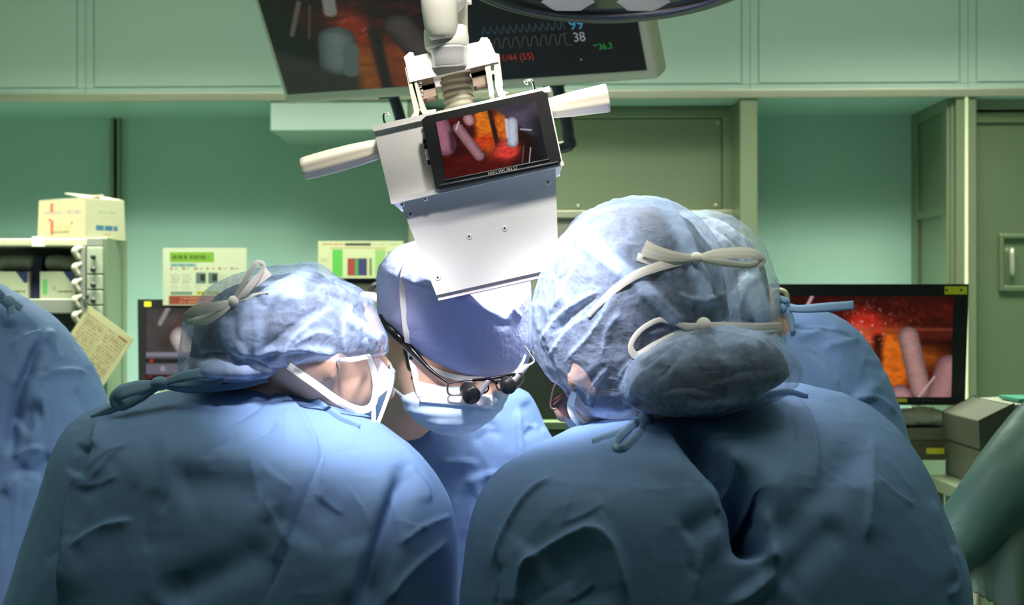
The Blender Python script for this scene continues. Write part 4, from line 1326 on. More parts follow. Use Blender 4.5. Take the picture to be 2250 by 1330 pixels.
# grips
def grip(name, a, b, prof):
    mb = MB().lathe([(t, r * S) for t, r in prof], P(*a, YD + 0.05), P(*b, YD + 0.05), 48, 8, 0.07)
    return mb.make(name, CREAM, cu, True)
grip('grip', (836, 326), (664, 372), [(0, 23), (0.1, 25), (0.35, 28), (0.6, 29), (0.8, 28.5), (0.94, 27.5), (0.98, 26), (1.0, 22), (1.004, 12)])
grip('grip', (1208, 238), (1336, 215), [(0, 23), (0.12, 26), (0.35, 29), (0.7, 32), (0.95, 34), (0.985, 33.5), (1.0, 31), (1.004, 22)])
# yoke above the housing
YY = YD + 0.012
part('yoke_plate', [(893, 131), (1073, 90), (1092, 133), (902, 177)], YY, 0.085, WHITE_P, 0.002)
part('yoke_ear', [(889, 126), (900, 116), (907, 117), (909, 130), (893, 140)], YY + 0.01, 0.02, WHITE_P, 0.001)
part('yoke_ear', [(1054, 92), (1058, 84), (1070, 84), (1078, 96), (1060, 100)], YY + 0.01, 0.02, WHITE_P, 0.001)
FR = mat('clear_ivory_frame', (0.68, 0.66, 0.58), 0.35)
for poly in ([(892, 150), (900, 148), (921, 238), (918, 252), (905, 258), (912, 246)], [(906, 178), (913, 176), (931, 236), (938, 244), (956, 242), (955, 250), (932, 252), (924, 240)],
             [(1067, 141), (1075, 139), (1084, 205), (1077, 210)], [(1086, 118), (1095, 120), (1103, 186), (1099, 200), (1112, 204), (1096, 208), (1090, 190)]):
    part('yoke_arm', poly, YY + 0.002, 0.07, FR, 0.0012)
TAN = mat('tan_motor', (0.36, 0.27, 0.21), 0.35)
for poly, q in (([(925, 177), (946, 171), (950, 189), (928, 194)], 0), ([(928, 194), (951, 189), (954, 206), (932, 212)], 0), ([(1037, 148), (1063, 142), (1066, 159), (1041, 165)], 1), ([(1041, 165), (1066, 159), (1070, 177), (1045, 184)], 1)):
    mo = part('motor', poly, YY + 0.012, 0.04, TAN, 0.003)
    cx_, cy_ = (poly[3][0], poly[3][1]) if q == 0 else (poly[1][0] + 1, poly[1][1])
    for k in range(2):
        c = P(cx_ - 4 + (8 if q else 0), cy_ - 4 + k * 9 + (5 if q else -8), YY + 0.014)
        MB().cyl(c, c - Vector((0, 0.004, 0)), 0.0022, 8).make('connector', CHROME, mo, True)
prof = []
for k in range(41):
    t = k / 40
    prof.append((t, (35 + 2.2 * math.cos(t * 2 * math.pi * 6.5) - 1.0 * t) * S))
MB().lathe(prof, P(997, 150, YD + 0.055), P(1012, 240, YD + 0.055), 36).make('bellows', mat('olive_bellows', (0.36, 0.35, 0.25), 0.5), cu, True)
MB().lathe([(0, 47 * S), (0.1, 45 * S), (0.5, 42 * S), (0.92, 42 * S), (1, 40 * S)], P(986, 108, YD + 0.02), P(989, 150, YD + 0.02), 40).make('swivel_ring', mat('satin_ring', (0.66, 0.65, 0.66), 0.25, 0.45), cu, True)
MB().lathe([(0, 47 * S), (0.08, 49 * S), (0.5, 50 * S), (0.85, 49 * S), (1, 44 * S)], P(979, 62, YD + 0.02), P(983, 110, YD + 0.02), 40).make('swivel_cup', mat('ivory_cup', (0.72, 0.70, 0.62), 0.3), cu, True)
MB().lathe([(0, 40 * S), (0.55, 40 * S), (0.8, 37.5 * S), (0.93, 32 * S), (1, 26 * S)], P(958, -60, YD + 0.0), P(973, 88, YD + 0.0), 36).make('arm_sleeve', mat('grey_ivory_sleeve', (0.50, 0.49, 0.43), 0.22, coat=0.4), cu, True)
MB().lathe([(0, 15 * S), (1, 15 * S)], P(1012, -60, YD + 0.055), P(1014, 70, YD + 0.055), 20).make('support_pole', mat('ivory_cup', (0, 0, 0)), cu, True)
MB().lathe([(0, 8 * S), (1, 8 * S)], P(1024, 4, YD + 0.055), P(1036, 2, YD + 0.055), 14).make('pole_knob', mat('ivory_cup', (0, 0, 0)), cu, True)
top = P(975, -50, YD + 0.02)
MB().tube([top + Vector((0, 0, -0.02)), top + Vector((0, 0, 0.1)), (top.x, top.y, 2.4), (top.x, top.y, 2.99)], 0.032, 18).make('ceiling_arm', WHITE_P, cu, True)
MB().cyl((top.x, top.y, 2.95), (top.x, top.y, 3.0), 0.09, 24).make('ceiling_mount', WHITE_P, cu, True)
for pts_ in ([(1158, 184), (1153, 178), (1166, 176), (1172, 186), (1175, 202)], [(856, 250), (846, 249), (843, 258), (845, 268), (848, 274)]):
    MB().tube([P(a, b, YD + 0.05) for a, b in pts_], 0.0017, 8).make('wire_hook', CHROME, cu, True)

# ------------------------------------------------------------------ people
def gown_mat(name, col):
    m = mat(name, col, 0.72, bump=(420, 0.22, 0.0006), spec=0.25)
    return m
GOWN = gown_mat('blue_nonwoven_gown', (0.135, 0.235, 0.43))
GOWN_T = gown_mat('blue_gown_binding', (0.21, 0.35, 0.50))
CAPM = cap_mat('sheer_blue_cap', (0.48, 0.63, 0.92), 0.37, 0.62, 0.34, 34)
CAPM_E = cap_mat('sheer_grey_blue_cap', (0.40, 0.54, 0.64), 0.25, 0.62, 0.32, 34)
CAP_C = mat('blue_embossed_cap', (0.36, 0.42, 0.70), 0.6, bump=(170, 0.55, 0.0016), spec=0.35)
HAIR = mat('dark_brown_hair', (0.018, 0.013, 0.010), 0.45, bump=(90, 0.9, 0.004), aniso=(1, 1, 7))
SKIN = mat('skin', (0.74, 0.46, 0.33), 0.45, var=(14, 0.06), bump=(500, 0.1, 0.0005))
TAPE = mat('white_cotton_tape', (0.94, 0.92, 0.84), 0.7, bump=(700, 0.5, 0.0005), aniso=(1, 1, 1))
MASKM = mat('pale_blue_mask', (0.55, 0.70, 0.88), 0.65, bump=(500, 0.25, 0.0006))
MASK_LIT = mat('lit_mask_white', (0.82, 0.80, 0.82), 0.65, bump=(500, 0.25, 0.0006))
GLOVE = mat('ivory_latex_glove', (0.70, 0.66, 0.55), 0.4)
SHOE = mat('white_clog', (0.6, 0.6, 0.58), 0.5)

def cloth(co, no, amp, seed):
    s = co + np.array([seed * 3.1, seed * 1.7, seed * 0.9])
    n = (fbm(s * np.array([7, 7, 4.2]), 3, seed) - 0.5) * 1.7 + (ridged(s * np.array([8, 8, 4.5]), 3, seed + 9) - 0.25) * 0.75 + (ridged(s * 26, 2, seed + 19) - 0.25) * 0.14
    return co + no * (n * amp)[:, None]

def normals_of(co, fc):
    fc = np.asarray(fc)
    e1 = co[fc[:, 2]] - co[fc[:, 0]]; e2 = co[fc[:, 3]] - co[fc[:, 1]]
    fn = np.cross(e1, e2)
    out = np.zeros_like(co)
    for k in range(4): np.add.at(out, fc[:, k], fn)
    return out / (np.linalg.norm(out, axis=1, keepdims=True) + 1e-12)

def wrinkles(rows, seed, n=24):
    """short stiff creases scattered over a gown"""
    r = random.Random(seed)
    R = np.array(rows, float)
    out = []
    for _ in range(n):
        py = r.uniform(R[1, 0] + 15, 1340)
        xl, xr = np.interp(py, R[:, 0], R[:, 1]), np.interp(py, R[:, 0], R[:, 2])
        px = xl + (xr - xl) * r.uniform(0.06, 0.94)
        side = (px - (xl + xr) / 2) / (xr - xl) * 2
        a = math.pi / 2 - side * 0.9 + r.uniform(-0.7, 0.7)
        L = r.uniform(50, 170)
        c = r.uniform(-0.35, 0.35)
        pts = [(px, py), (px + L * 0.5 * math.cos(a), py + L * 0.5 * math.sin(a)), (px + L * (0.5 * math.cos(a) + 0.5 * math.cos(a + c)), py + L * (0.5 * math.sin(a) + 0.5 * math.sin(a + c)))]
        out.append((r.choice(['fold', 'pleat', 'crease', 'fold']), r.uniform(8, 20), r.uniform(0.0012, 0.0030), pts))
    return out

def make_gown(person, rows, Y0, sleeves, foldlist, voxel=0.005, amp=0.006, seed=1, m=None, smooth=8):
    mb = MB()
    mb.add(*loft(rows, Y0, 64, 90, 2.25))
    for pts, rad in sleeves: mb.tube(pts, rad, 28)
    co, fc, no = fuse(mb, voxel, smooth)
    co = cloth(co, no, amp, seed)
    no = normals_of(co, fc)
    co, _ = folds(co, no, foldlist + wrinkles(rows, seed))
    return obj('gown', co, fc, m or GOWN, person, True)

def make_cap(person, shapes, foldlist, m, voxel=0.003, amp=0.003, seed=1, name='bouffant_cap', smooth=5, hook=None, hair=0.009, hair_mask=None):
    mb = MB()
    for rows, Y0 in shapes: mb.add(*loft(rows, Y0, 64, 80, 2.1))
    co, fc, no = fuse(mb, voxel, smooth)
    if hook: co = hook(co); no = normals_of(co, fc)
    h = None
    if hair:
        hc = co - no * (hair + 0.006 * fbm(co * 30, 3, seed + 50))[:, None]
        h = obj('hair', hc, fc, HAIR, person, True)
    s = co + seed * 5.3
    rg = ridged(s * np.array([19, 19, 14]), 4, seed, 0.6)
    co2 = co + no * (((fbm(s * 14, 3, seed + 3) - 0.5) * 2 + rg * 1.3 - 0.3) * amp)[:, None]
    no2 = normals_of(co2, fc)
    co2, fo = folds(co2, no2, foldlist)
    o = obj(name, co2, fc, m, person, True)
    setattr_float(o, 'fold', np.clip(fo + np.clip(rg - 0.5, 0, 1) * 0.7, 0, 1))
    return o, h

def make_body(person, mb, voxel=0.006, feet=None):
    if feet:
        (x, y), ang, hz = feet
        c, s = math.cos(ang), math.sin(ang)
        for k in (-1, 1):
            fx, fy = x + 0.10 * k * c, y + 0.10 * k * s
            mb.tube([(x + 0.07 * k * c, y + 0.07 * k * s, hz), (x + 0.09 * k * c, y + 0.09 * k * s, 0.50), (fx, fy, 0.10)], [0.085, 0.062, 0.042], 18)
    co, fc, no = fuse(mb, voxel, 4)
    b = obj('body', co, fc, SKIN, person, True)
    if feet:
        for k in (-1, 1):
            fx, fy = x + 0.10 * k * c, y + 0.10 * k * s
            d = Vector((-s, c, 0))
            sh = MB().tube([Vector((fx, fy, 0.046)) - d * 0.05, Vector((fx, fy, 0.05)) + d * 0.05, Vector((fx, fy, 0.038)) + d * 0.14], [0.045, 0.048, 0.037], 18)
            sh.make('shoe', SHOE, person, True)
    return b

def glove(person, wrist, tip, normal, thumb_side=1):
    """five-fingered gloved hand, lightly curled, from wrist towards tip; normal = back of the hand"""
    w = Vector(wrist); d = (Vector(tip) - w).normalized()
    nrm = Vector(normal); nrm = (nrm - d * nrm.dot(d)).normalized()
    s = d.cross(nrm) * thumb_side
    mb = MB()
    def q(a, b, c): return w + d * a + s * b + nrm * c
    for b, L in ((0.030, 0.088), (0.010, 0.094), (-0.010, 0.090), (-0.029, 0.080)):
        mb.tube([q(-0.03, b * 0.6, 0), q(0.03, b * 0.85, 0.002), q(L, b, 0)], [0.021, 0.018, 0.0115], 12)
    for b, L, f in ((0.031, 0.088, 0.070), (0.011, 0.094, 0.078), (-0.010, 0.090, 0.073), (-0.030, 0.080, 0.058)):
        mb.tube([q(L - 0.01, b, 0), q(L + f * 0.45, b * 1.12, -0.008), q(L + f * 0.78, b * 1.15, -0.026), q(L + f * 0.95, b * 1.15, -0.048)], [0.0100, 0.0092, 0.0082, 0.0070], 12)
    mb.tube([q(0.012, 0.022, -0.006), q(0.045, 0.050, -0.018), q(0.075, 0.056, -0.032), q(0.098, 0.048, -0.044)], [0.016, 0.0125, 0.0105, 0.008], 12)
    co, fc, no = fuse(mb, 0.003, 2)
    return obj('glove', co, fc, GLOVE, person, True)

PX = F  # pixels per unit tangent
def knot(name, p, r, m, parent):
    return MB().ball(p, r, 14, 10).make(name, m, parent, True)

# ---------------- patient table (below the frame, between the surgeons)
ot = thing('operating_table', (-0.62, 2.02, 0), 'draped operating table between the surgeons', 'table')
MB().box(-1.10, -0.05, 1.90, 2.12, 0.80, 0.86).make('table_top', STEEL, ot)
MB().lathe([(0, 0.10), (1, 0.09)], (-0.6, 2.02, 0.08), (-0.6, 2.02, 0.80), 24).make('pedestal', STEEL, ot, True)
MB().box(-0.95, -0.25, 1.92, 2.12, 0.0, 0.08).make('base', STEEL_DK, ot)
mb = MB().tube([(-1.0, 2.01, 0.90), (-0.6, 2.01, 0.92), (-0.15, 2.01, 0.90)], [0.10, 0.12, 0.10], 24)
co, fc, no = fuse(mb, 0.012, 4)
obj('surgical_drape', cloth(co, no, 0.005, 77), fc, GOWN, ot, True)

# ---------------- B: left surgeon, seen from behind, face to the right
B0 = 1.72
pB = thing('person', (-0.36, 1.70, 0), 'person in blue gown and bow-tied sheer cap, leaning in at left front', 'person')
rowsB = [(842, 560, 655, .030, .12), (862, 425, 690, .060, .105), (880, 335, 725, .080, .09), (900, 245, 765, .098, .075), (925, 180, 805, .115, .06), (955, 150, 850, .130, .045),
         (1000, 128, 915, .145, .03), (1060, 110, 962, .152, .02), (1120, 90, 990, .156, .012), (1190, 66, 1004, .158, .0), (1260, 42, 1006, .158, -.01), (1340, 18, 1006, .155, -.02), (1600, 30, 985, .15, -.03), (2000, 60, 960, .17, -.03), (2700, 40, 980, .19, -.03)]
shL, shR = Vector((-0.49, 1.78, 1.24)), Vector((-0.17, 1.78, 1.22))
slB = [([shL, (-0.52, 1.86, 1.12), (-0.40, 1.99, 1.03)], [0.075, 0.062, 0.05]), ([shR, (-0.15, 1.86, 1.11), (-0.15, 1.97, 1.05)], [0.075, 0.062, 0.05])]
foldB = [
    ('crease', 7, .005, [(742, 930), (715, 990), (672, 1090), (625, 1215), (572, 1345)]),
    ('valley', 26, .022, [(915, 1008), (880, 1075), (850, 1165), (815, 1275), (790, 1350)]),
    ('ridge', 30, .010, [(875, 1020), (840, 1110), (800, 1230), (760, 1345)]),
    ('fold', 16, .007, [(872, 1200), (925, 1160), (1002, 1128)]),
    ('fold', 20, .007, [(840, 1330), (905, 1250), (990, 1180)]),
    ('fold', 12, .006, [(612, 850), (660, 905), (690, 960), (700, 1010)]),
    ('crease', 9, .007, [(606, 848), (585, 875), (545, 905), (500, 928), (480, 938)]),
    ('crease', 6, .005, [(606, 850), (640, 872), (668, 885), (700, 893)]),
    ('crease', 12, .006, [(612, 922), (585, 945), (530, 966), (470, 985)]),
    ('crease', 10, .004, [(530, 948), (500, 965), (470, 985), (440, 1010)]),
    ('crease', 7, .003, [(480, 880), (465, 905), (460, 935)]),
    ('pleat', 34, .018, [(212, 905), (214, 960), (208, 1000), (175, 1065), (160, 1130), (150, 1230), (125, 1345)]),
    ('valley', 22, .012, [(200, 980), (188, 1010), (168, 1050)]),
    ('valley', 60, .010, [(370, 1075), (450, 1050), (540, 1058), (600, 1090)]),
    ('ridge', 40, .006, [(330, 1010), (470, 1000), (600, 1040)]),
    ('valley', 55, .008, [(640, 1200), (700, 1130), (760, 1150), (790, 1220)]),
    ('valley', 40, .007, [(330, 1320), (430, 1280), (520, 1240), (600, 1190)]),
    ('fold', 20, .005, [(160, 1210), (220, 1160), (300, 1140)]),
    ('fold', 22, .005, [(900, 1015), (935, 1070), (945, 1110)]),
    ('crease', 8, .003, [(700, 1010), (780, 985), (850, 990)]),
]
gB = make_gown(pB, rowsB, B0, slB, foldB, 0.003, 0.0042, 3, smooth=14)
capB = [([(578, 655, 700, .02, .03), (590, 580, 718, .05, .02), (612, 505, 752, .08, .01), (638, 462, 800, .098, 0), (662, 446, 816, .108, 0), (692, 424, 828, .114, 0), (722, 410, 842, .115, 0), (750, 404, 852, .112, 0), (772, 401, 853, .105, 0), (790, 400, 790, .095, 0), (802, 400, 690, .080, -.005), (818, 399, 585, .055, -.02), (834, 412, 545, .02, -.03)], 1.79),
        ([(786, 430, 545, .02, 0), (800, 408, 590, .04, 0), (815, 400, 610, .045, 0), (832, 412, 575, .03, 0), (842, 440, 540, .01, 0)], 1.73)]
fcB = [
    ('band', 26, .0035, [(545, 800), (552, 740), (556, 690), (575, 648)], 0.9),
    ('band', 20, .003, [(560, 645), (620, 640), (680, 644)], 0.8),
    ('fold', 14, .005, [(600, 800), (640, 745), (690, 700), (735, 670)], 0.7),
    ('crease', 10, .006, [(560, 790), (620, 735), (680, 690), (720, 668)]),
    ('band', 14, .004, [(700, 582), (650, 615), (600, 645), (570, 675)], 1.0),
    ('band', 15, .004, [(505, 690), (500, 730), (520, 770), (545, 800)], 1.0),
    ('fold', 10, .005, [(755, 792), (752, 740), (752, 690), (740, 680)], 0.6),
    ('band', 12, .003, [(752, 690), (800, 722), (852, 750)], 0.7),
    ('crease', 8, .004, [(700, 640), (760, 660), (810, 700)]),
    ('fold', 9, .004, [(790, 660), (770, 690), (800, 740), (815, 780)], 0.7),
    ('ridge', 8, .004, [(540, 795), (600, 770), (700, 768), (760, 785)], 0.7),
    ('ridge', 7, .003, [(640, 800), (680, 780), (740, 775)], 0.6),
    ('crease', 8, .005, [(410, 790), (470, 778), (540, 790), (600, 815)]),
    ('band', 20, .003, [(430, 815), (500, 808), (570, 818)], 0.8),
    ('fold', 10, .004, [(410, 720), (440, 760), (450, 790)], 0.5),
    ('fold', 12, .004, [(640, 760), (690, 730), (740, 735)], 0.6),
]
cB, hB = make_cap(pB, capB, fcB, CAPM, voxel=0.0025, seed=4, amp=0.0045)
mb = MB()
mb.add(*loft([(660, 600, 800, .05, 0), (700, 560, 832, .075, 0), (750, 540, 842, .088, 0), (790, 550, 842, .09, 0), (830, 590, 836, .085, 0), (865, 640, 829, .072, 0), (895, 705, 814, .055, 0), (912, 748, 795, .03, 0)], 1.81, 40, 40, 2.1))
mb.tube([P(690, 790, 1.83), P(640, 860, 1.83), P(560, 960, 1.80)], [0.060, 0.058, 0.075], 24)
mb.ball(P(735, 806, 1.728), (.010, .014, .024), 14, 10, Matrix.Rotation(0.35, 3, 'Y'))
mb.ball(P(726, 822, 1.722), (.008, .008, .012), 12, 8)
mb.ball(P(846, 862, 1.86), (.016, .014, .014), 12, 8)                    # nose
for k in (-1, 1): mb.ball(P(842, 800, 1.85 + 0.03 * k), (.012, .012, .009), 10, 8)
mb.ball((-0.32, 1.76, 1.10), (.20, .10, .30), 24, 16)
for pts, rad in slB: mb.tube(pts, [r * 0.62 for r in rad], 16)
make_body(pB, mb, 0.006, ((-0.34, 1.70), 0.0, 0.85))
glove(pB, (-0.40, 1.99, 1.03), (-0.34, 2.06, 1.03), (0, -0.2, 1), 1)
glove(pB, (-0.15, 1.97, 1.05), (-0.17, 2.06, 1.05), (0, -0.2, 1), -1)
TB = [bvh(cB), bvh(gB)]
def oB(px, py, off=.003): return on(TB, px, py, off, 1.68)
# mask and its loops
mb = MB().add(*loft([(796, 838, 860, .02, 0), (826, 832, 867, .045, 0), (856, 820, 862, .055, 0), (886, 778, 850, .058, 0), (912, 742, 836, .055, 0), (932, 745, 826, .045, 0), (946, 780, 816, .02, 0)], 1.845, 40, 30, 2.0))
co, fc, no = fuse(mb, 0.003, 3)
co = co + no * ((ridged(co * np.array([14, 14, 60]), 2, 5) - 0.3) * 0.003)[:, None]
mkB = obj('mask', co, fc, MASKM, pB, True)
SHEER = cap_mat('sheer_white_mask', (0.85, 0.84, 0.88), 0.72, 0.2, 0.12, 80)
o = MB().prism([(822, 788), (834, 788), (863, 822), (860, 850), (826, 878), (832, 840)], 1.772, 0.002).make('mask_side', SHEER, pB); o['label'] = 'translucent white mask edge'
ribbon('mask_tape', [P(634, 804, 1.70), P(690, 843, 1.705), P(745, 882, 1.72), P(790, 901, 1.745), P(818, 890, 1.765), P(826, 850, 1.765), P(820, 812, 1.76), P(808, 780, 1.755)], [.009, .0095, .010, .010, .009, .008, .008, .007], TAPE, pB)
ribbon('mask_tape', [P(820, 890, 1.763), P(821, 920, 1.765), P(819, 945, 1.77)], .006, TAPE, pB)
ribbon('mask_tape', [P(862, 822, 1.772), P(858, 852, 1.772), P(842, 900, 1.775), P(824, 946, 1.78)], .005, TAPE, pB)
ribbon('mask_tape', [P(738, 905, 1.76), P(740, 925, 1.765), P(741, 935, 1.765)], .004, TAPE, pB)
ribbon('cap_hem', [oB(740, 792), P(775, 790, 1.70), P(812, 783, 1.74)], .006, TAPE, pB)
# bow at the back of the cap
k = oB(513, 662, .005)
ky = k.y
def bq(px, py, dy=0): return P(px, py, ky + dy)
kb = knot('bow', k, (.007, .006, .007), TAPE, pB)
ribbon('bow_loop', [k, bq(480, 672, -.006), bq(432, 683, -.012), bq(411, 696, -.010), bq(416, 705, -.006), bq(450, 703, -.004), bq(485, 684, -.004), k], [.006, .011, .014, .010, .009, .013, .010, .006], TAPE, kb)
ribbon('bow_loop', [k, bq(535, 622, -.008), bq(556, 588, -.012), bq(566, 576, -.012), bq(578, 583, -.010), bq(570, 605, -.008), bq(545, 638, -.006), k], [.005, .006, .006, .006, .006, .006, .006, .005], TAPE, kb)
ribbon('bow_tail', [k, bq(545, 632, -.004), bq(590, 596, -.006)], [.006, .011, .013], TAPE, kb)
ribbon('mask_tape', [k, oB(535, 656), oB(560, 648), oB(590, 643)], [.006, .005, .004, .003], TAPE, pB)
# collar band and back ties of the gown
def ongB(px, py, off=.003): return on([TB[1]], px, py, off, 1.72)
ribbon('collar', [ongB(430, 856), ongB(520, 842), ongB(590, 842), ongB(640, 855), ongB(690, 886), ongB(740, 918), ongB(790, 940)], [.006, .010, .013, .015, .016, .014, .010], GOWN, pB)
gy = 1.70
kb = knot('gown_tie', P(352, 843, gy), (.012, .011, .009), GOWN_T, pB)
ribbon('tie_loop', [P(352, 843, gy), P(400, 828, gy - .01), P(450, 820, gy - .012), P(482, 826, gy - .008), P(470, 838, gy), P(410, 842, gy), P(352, 845, gy)], [.008, .014, .015, .012, .014, .014, .008], GOWN_T, kb, (0, -1, .4))
ribbon('tie_loop', [P(352, 843, gy), P(310, 850, gy - .008), P(268, 862, gy - .012), P(254, 876, gy - .008), P(268, 890, gy - .006), P(310, 868, gy), P(352, 848, gy)], [.008, .018, .020, .016, .016, .018, .008], GOWN_T, kb, (0, -1, .4))
ribbon('tie_tail', [P(352, 846, gy), P(300, 876, gy), P(240, 902, gy + .005), P(200, 918, gy + .01)], [.008, .012, .010, .006], GOWN_T, kb)
ribbon('tie_tail', [P(352, 846, gy), P(420, 856, gy + .02), P(520, 848, gy + .04), P(590, 834, gy + .05)], [.008, .010, .010, .006], GOWN_T, kb)

# ---------------- C: middle surgeon, facing us, head bowed
C0 = 2.28
pC = thing('person', (-0.13, 2.28, 0), 'person facing us, bowed, in flat blue cap, magnifying glasses and mask', 'person')
rowsC = [(846, 890, 1130, .05, -.06), (862, 850, 1160, .075, -.05), (890, 790, 1178, .10, -.04), (930, 735, 1198, .125, -.03), (980, 700, 1225, .14, -.02), (1050, 680, 1255, .145, -.01), (1150, 690, 1262, .15, 0), (1330, 700, 1250, .15, .01), (1700, 720, 1230, .15, .03), (2250, 700, 1250, .17, .03)]
slC = [([(-0.24, 2.22, 1.24), (-0.28, 2.17, 1.12), (-0.28, 2.10, 1.04)], [.075, .06, .05]), ([(-0.02, 2.22, 1.24), (0.02, 2.17, 1.12), (-0.02, 2.10, 1.04)], [.075, .06, .05])]
foldC = [
    ('pleat', 20, .010, [(1138, 885), (1135, 930), (1137, 990), (1130, 1060)]),
    ('fold', 9, .005, [(1150, 930), (1172, 938), (1190, 930)]), ('crease', 7, .005, [(1145, 965), (1165, 945), (1180, 948)]),
    ('crease', 7, .004, [(1030, 935), (1060, 928), (1095, 938)]), ('crease', 9, .006, [(830, 915), (870, 918), (905, 915)]),
    ('ridge', 10, .005, [(835, 905), (880, 908), (930, 940), (960, 970)]), ('fold', 12, .005, [(960, 1018), (1010, 1012), (1060, 1020)]),
    ('crease', 10, .004, [(1040, 975), (1075, 950), (1110, 955)]), ('fold', 16, .006, [(1020, 1060), (1080, 1040), (1130, 1050)]), ('valley', 20, .006, [(1150, 880), (1165, 905), (1200, 950)]),
]
gC = make_gown(pC, rowsC, C0, slC, foldC, 0.005, 0.0045, 11)
def ridgeC(co):
    px = CX + F * co[:, 0] / co[:, 1]; py = CY - F * (co[:, 2] - CZ) / co[:, 1]
    line = 590 + (px - 830) * 0.38
    line = np.minimum(line, 703 - (px - 1105) * 0.9 * (px > 1105))
    s = np.clip(line - py, 0, 200)
    front = np.clip((1.95 - co[:, 1]) / 0.10, 0, 1)
    co = co.copy()
    co[:, 1] += s * 0.00075 * front
    return co
capC = [([(524, 915, 1060, .03, .05), (536, 885, 1095, .07, .035), (555, 858, 1130, .10, .015), (575, 842, 1150, .118, 0), (592, 832, 1160, .128, 0), (620, 829, 1166, .132, 0), (660, 830, 1168, .132, 0), (700, 832, 1168, .130, 0), (730, 850, 1168, .126, 0), (760, 876, 1166, .120, 0), (785, 900, 1162, .114, 0), (805, 928, 1155, .106, 0), (822, 965, 1130, .095, 0), (838, 1020, 1085, .078, 0)], 1.965)]
fcC = [('crease', 5, .003, [(1055, 690), (1090, 705), (1115, 722)]), ('crease', 4, .0025, [(1085, 715), (1110, 712), (1125, 718)]), ('fold', 8, .004, [(1115, 640), (1130, 680), (1150, 700)]), ('crease', 6, .004, [(1095, 650), (1110, 690), (1112, 700)]),
       ('ridge', 5, .002, [(835, 595), (900, 620), (958, 640)]), ('ridge', 6, .002, [(1000, 655), (1050, 675), (1100, 700)]),
       ('crease', 4, .003, [(870, 615), (885, 590), (900, 575)]), ('crease', 4, .003, [(905, 625), (925, 600), (935, 590)]), ('crease', 4, .0025, [(930, 635), (945, 615), (960, 600)])]
cC, hC = make_cap(pC, capC, fcC, CAP_C, seed=8, amp=0.0012, name='surgical_cap', smooth=3, hook=ridgeC, hair=0.008)
mb = MB()
mb.add(*loft([(660, 870, 1140, .06, .02), (720, 850, 1150, .095, .01), (770, 852, 1146, .108, 0), (810, 862, 1140, .110, 0), (845, 870, 1130, .109, 0), (885, 886, 1108, .102, 0), (920, 920, 1075, .085, .005), (945, 965, 1035, .05, .01)], 1.975, 48, 44, 2.1))
mb.tube([P(930, 820, 2.04), P(900, 880, 2.10), P(895, 960, 2.28)], [0.050, 0.046, 0.06], 22)
mb.ball(P(866, 770, 1.945), (.013, .022, .030), 14, 10, Matrix.Rotation(-0.25, 3, 'Y'))
mb.ball(P(858, 752, 1.935), (.008, .012, .014), 12, 8)
mb.ball(P(868, 800, 1.935), (.008, .010, .013), 12, 8)
mb.ball(P(1062, 868, 1.866), (.013, .020, .020), 14, 10)           # nose under the mask
for px in (1010, 1110): mb.ball(P(px, 852, 1.878), (.016, .010, .009), 14, 8)   # lowered lids
mb.ball((-0.13, 2.27, 1.08), (.18, .09, .28), 24, 16)
for pts, rad in slC: mb.tube(pts, [r * 0.62 for r in rad], 16)
bC = make_body(pC, mb, 0.005, ((-0.13, 2.30), math.pi, 0.85))
glove(pC, (-0.28, 2.10, 1.04), (-0.22, 2.0, 1.02), (0, 0.2, 1), -1)
glove(pC, (-0.02, 2.10, 1.04), (-0.06, 2.0, 1.02), (0, 0.2, 1), 1)
for px in (1010, 1110):
    MB().ball(P(px, 857, 1.8705), (.010, .003, .0022), 12, 8).make('eyelashes', HAIR, bC, True)
co, fc, no = fuse(MB().ball(P(906, 788, 1.893), (.010, .010, .020), 14, 10).ball(P(900, 770, 1.90), (.010, .012, .016), 12, 8).ball(P(908, 804, 1.890), (.006, .006, .012), 12, 8), 0.003, 2)
obj('sideburn', co, fc, HAIR, pC, True)
for px, py in ((905, 830), (915, 844)):
    MB().ball(on([bvh(bC)], px, py, .0), (.0016, .001, .0016), 8, 6).make('mole', mat('mole', (0.05, 0.02, 0.015), 0.6), bC, True)
mb = MB().add(*loft([(842, 925, 1095, .085, 0), (856, 902, 1106, .096, 0), (872, 884, 1112, .102, 0), (896, 890, 1104, .103, 0), (918, 912, 1082, .098, 0), (936, 942, 1056, .085, 0), (948, 972, 1028, .06, .0), (953, 990, 1010, .03, 0)], 1.943, 56, 40, 2.15))
co, fc, no = fuse(mb, 0.003, 3)
zz = co[:, 2]
co = co + no * (np.abs(((zz * 70) % 1.0) - 0.5) * 0.003 + (ridged(co * np.array([16, 16, 30]), 2, 15) - 0.3) * 0.0022)[:, None]
mkC = obj('mask', co, fc, MASKM, pC, True)
ribbon('collar', [on([bvh(gC)], a, b, .004, 2.15) for a, b in ((790, 893), (830, 896), (870, 908), (910, 916), (960, 918))], [.008, .012, .014, .014, .010], GOWN, pC)
TC = [bvh(cC), bvh(mkC), bvh(bC)]
def oC(px, py, off=.003): return on(TC, px, py, off, 1.86)
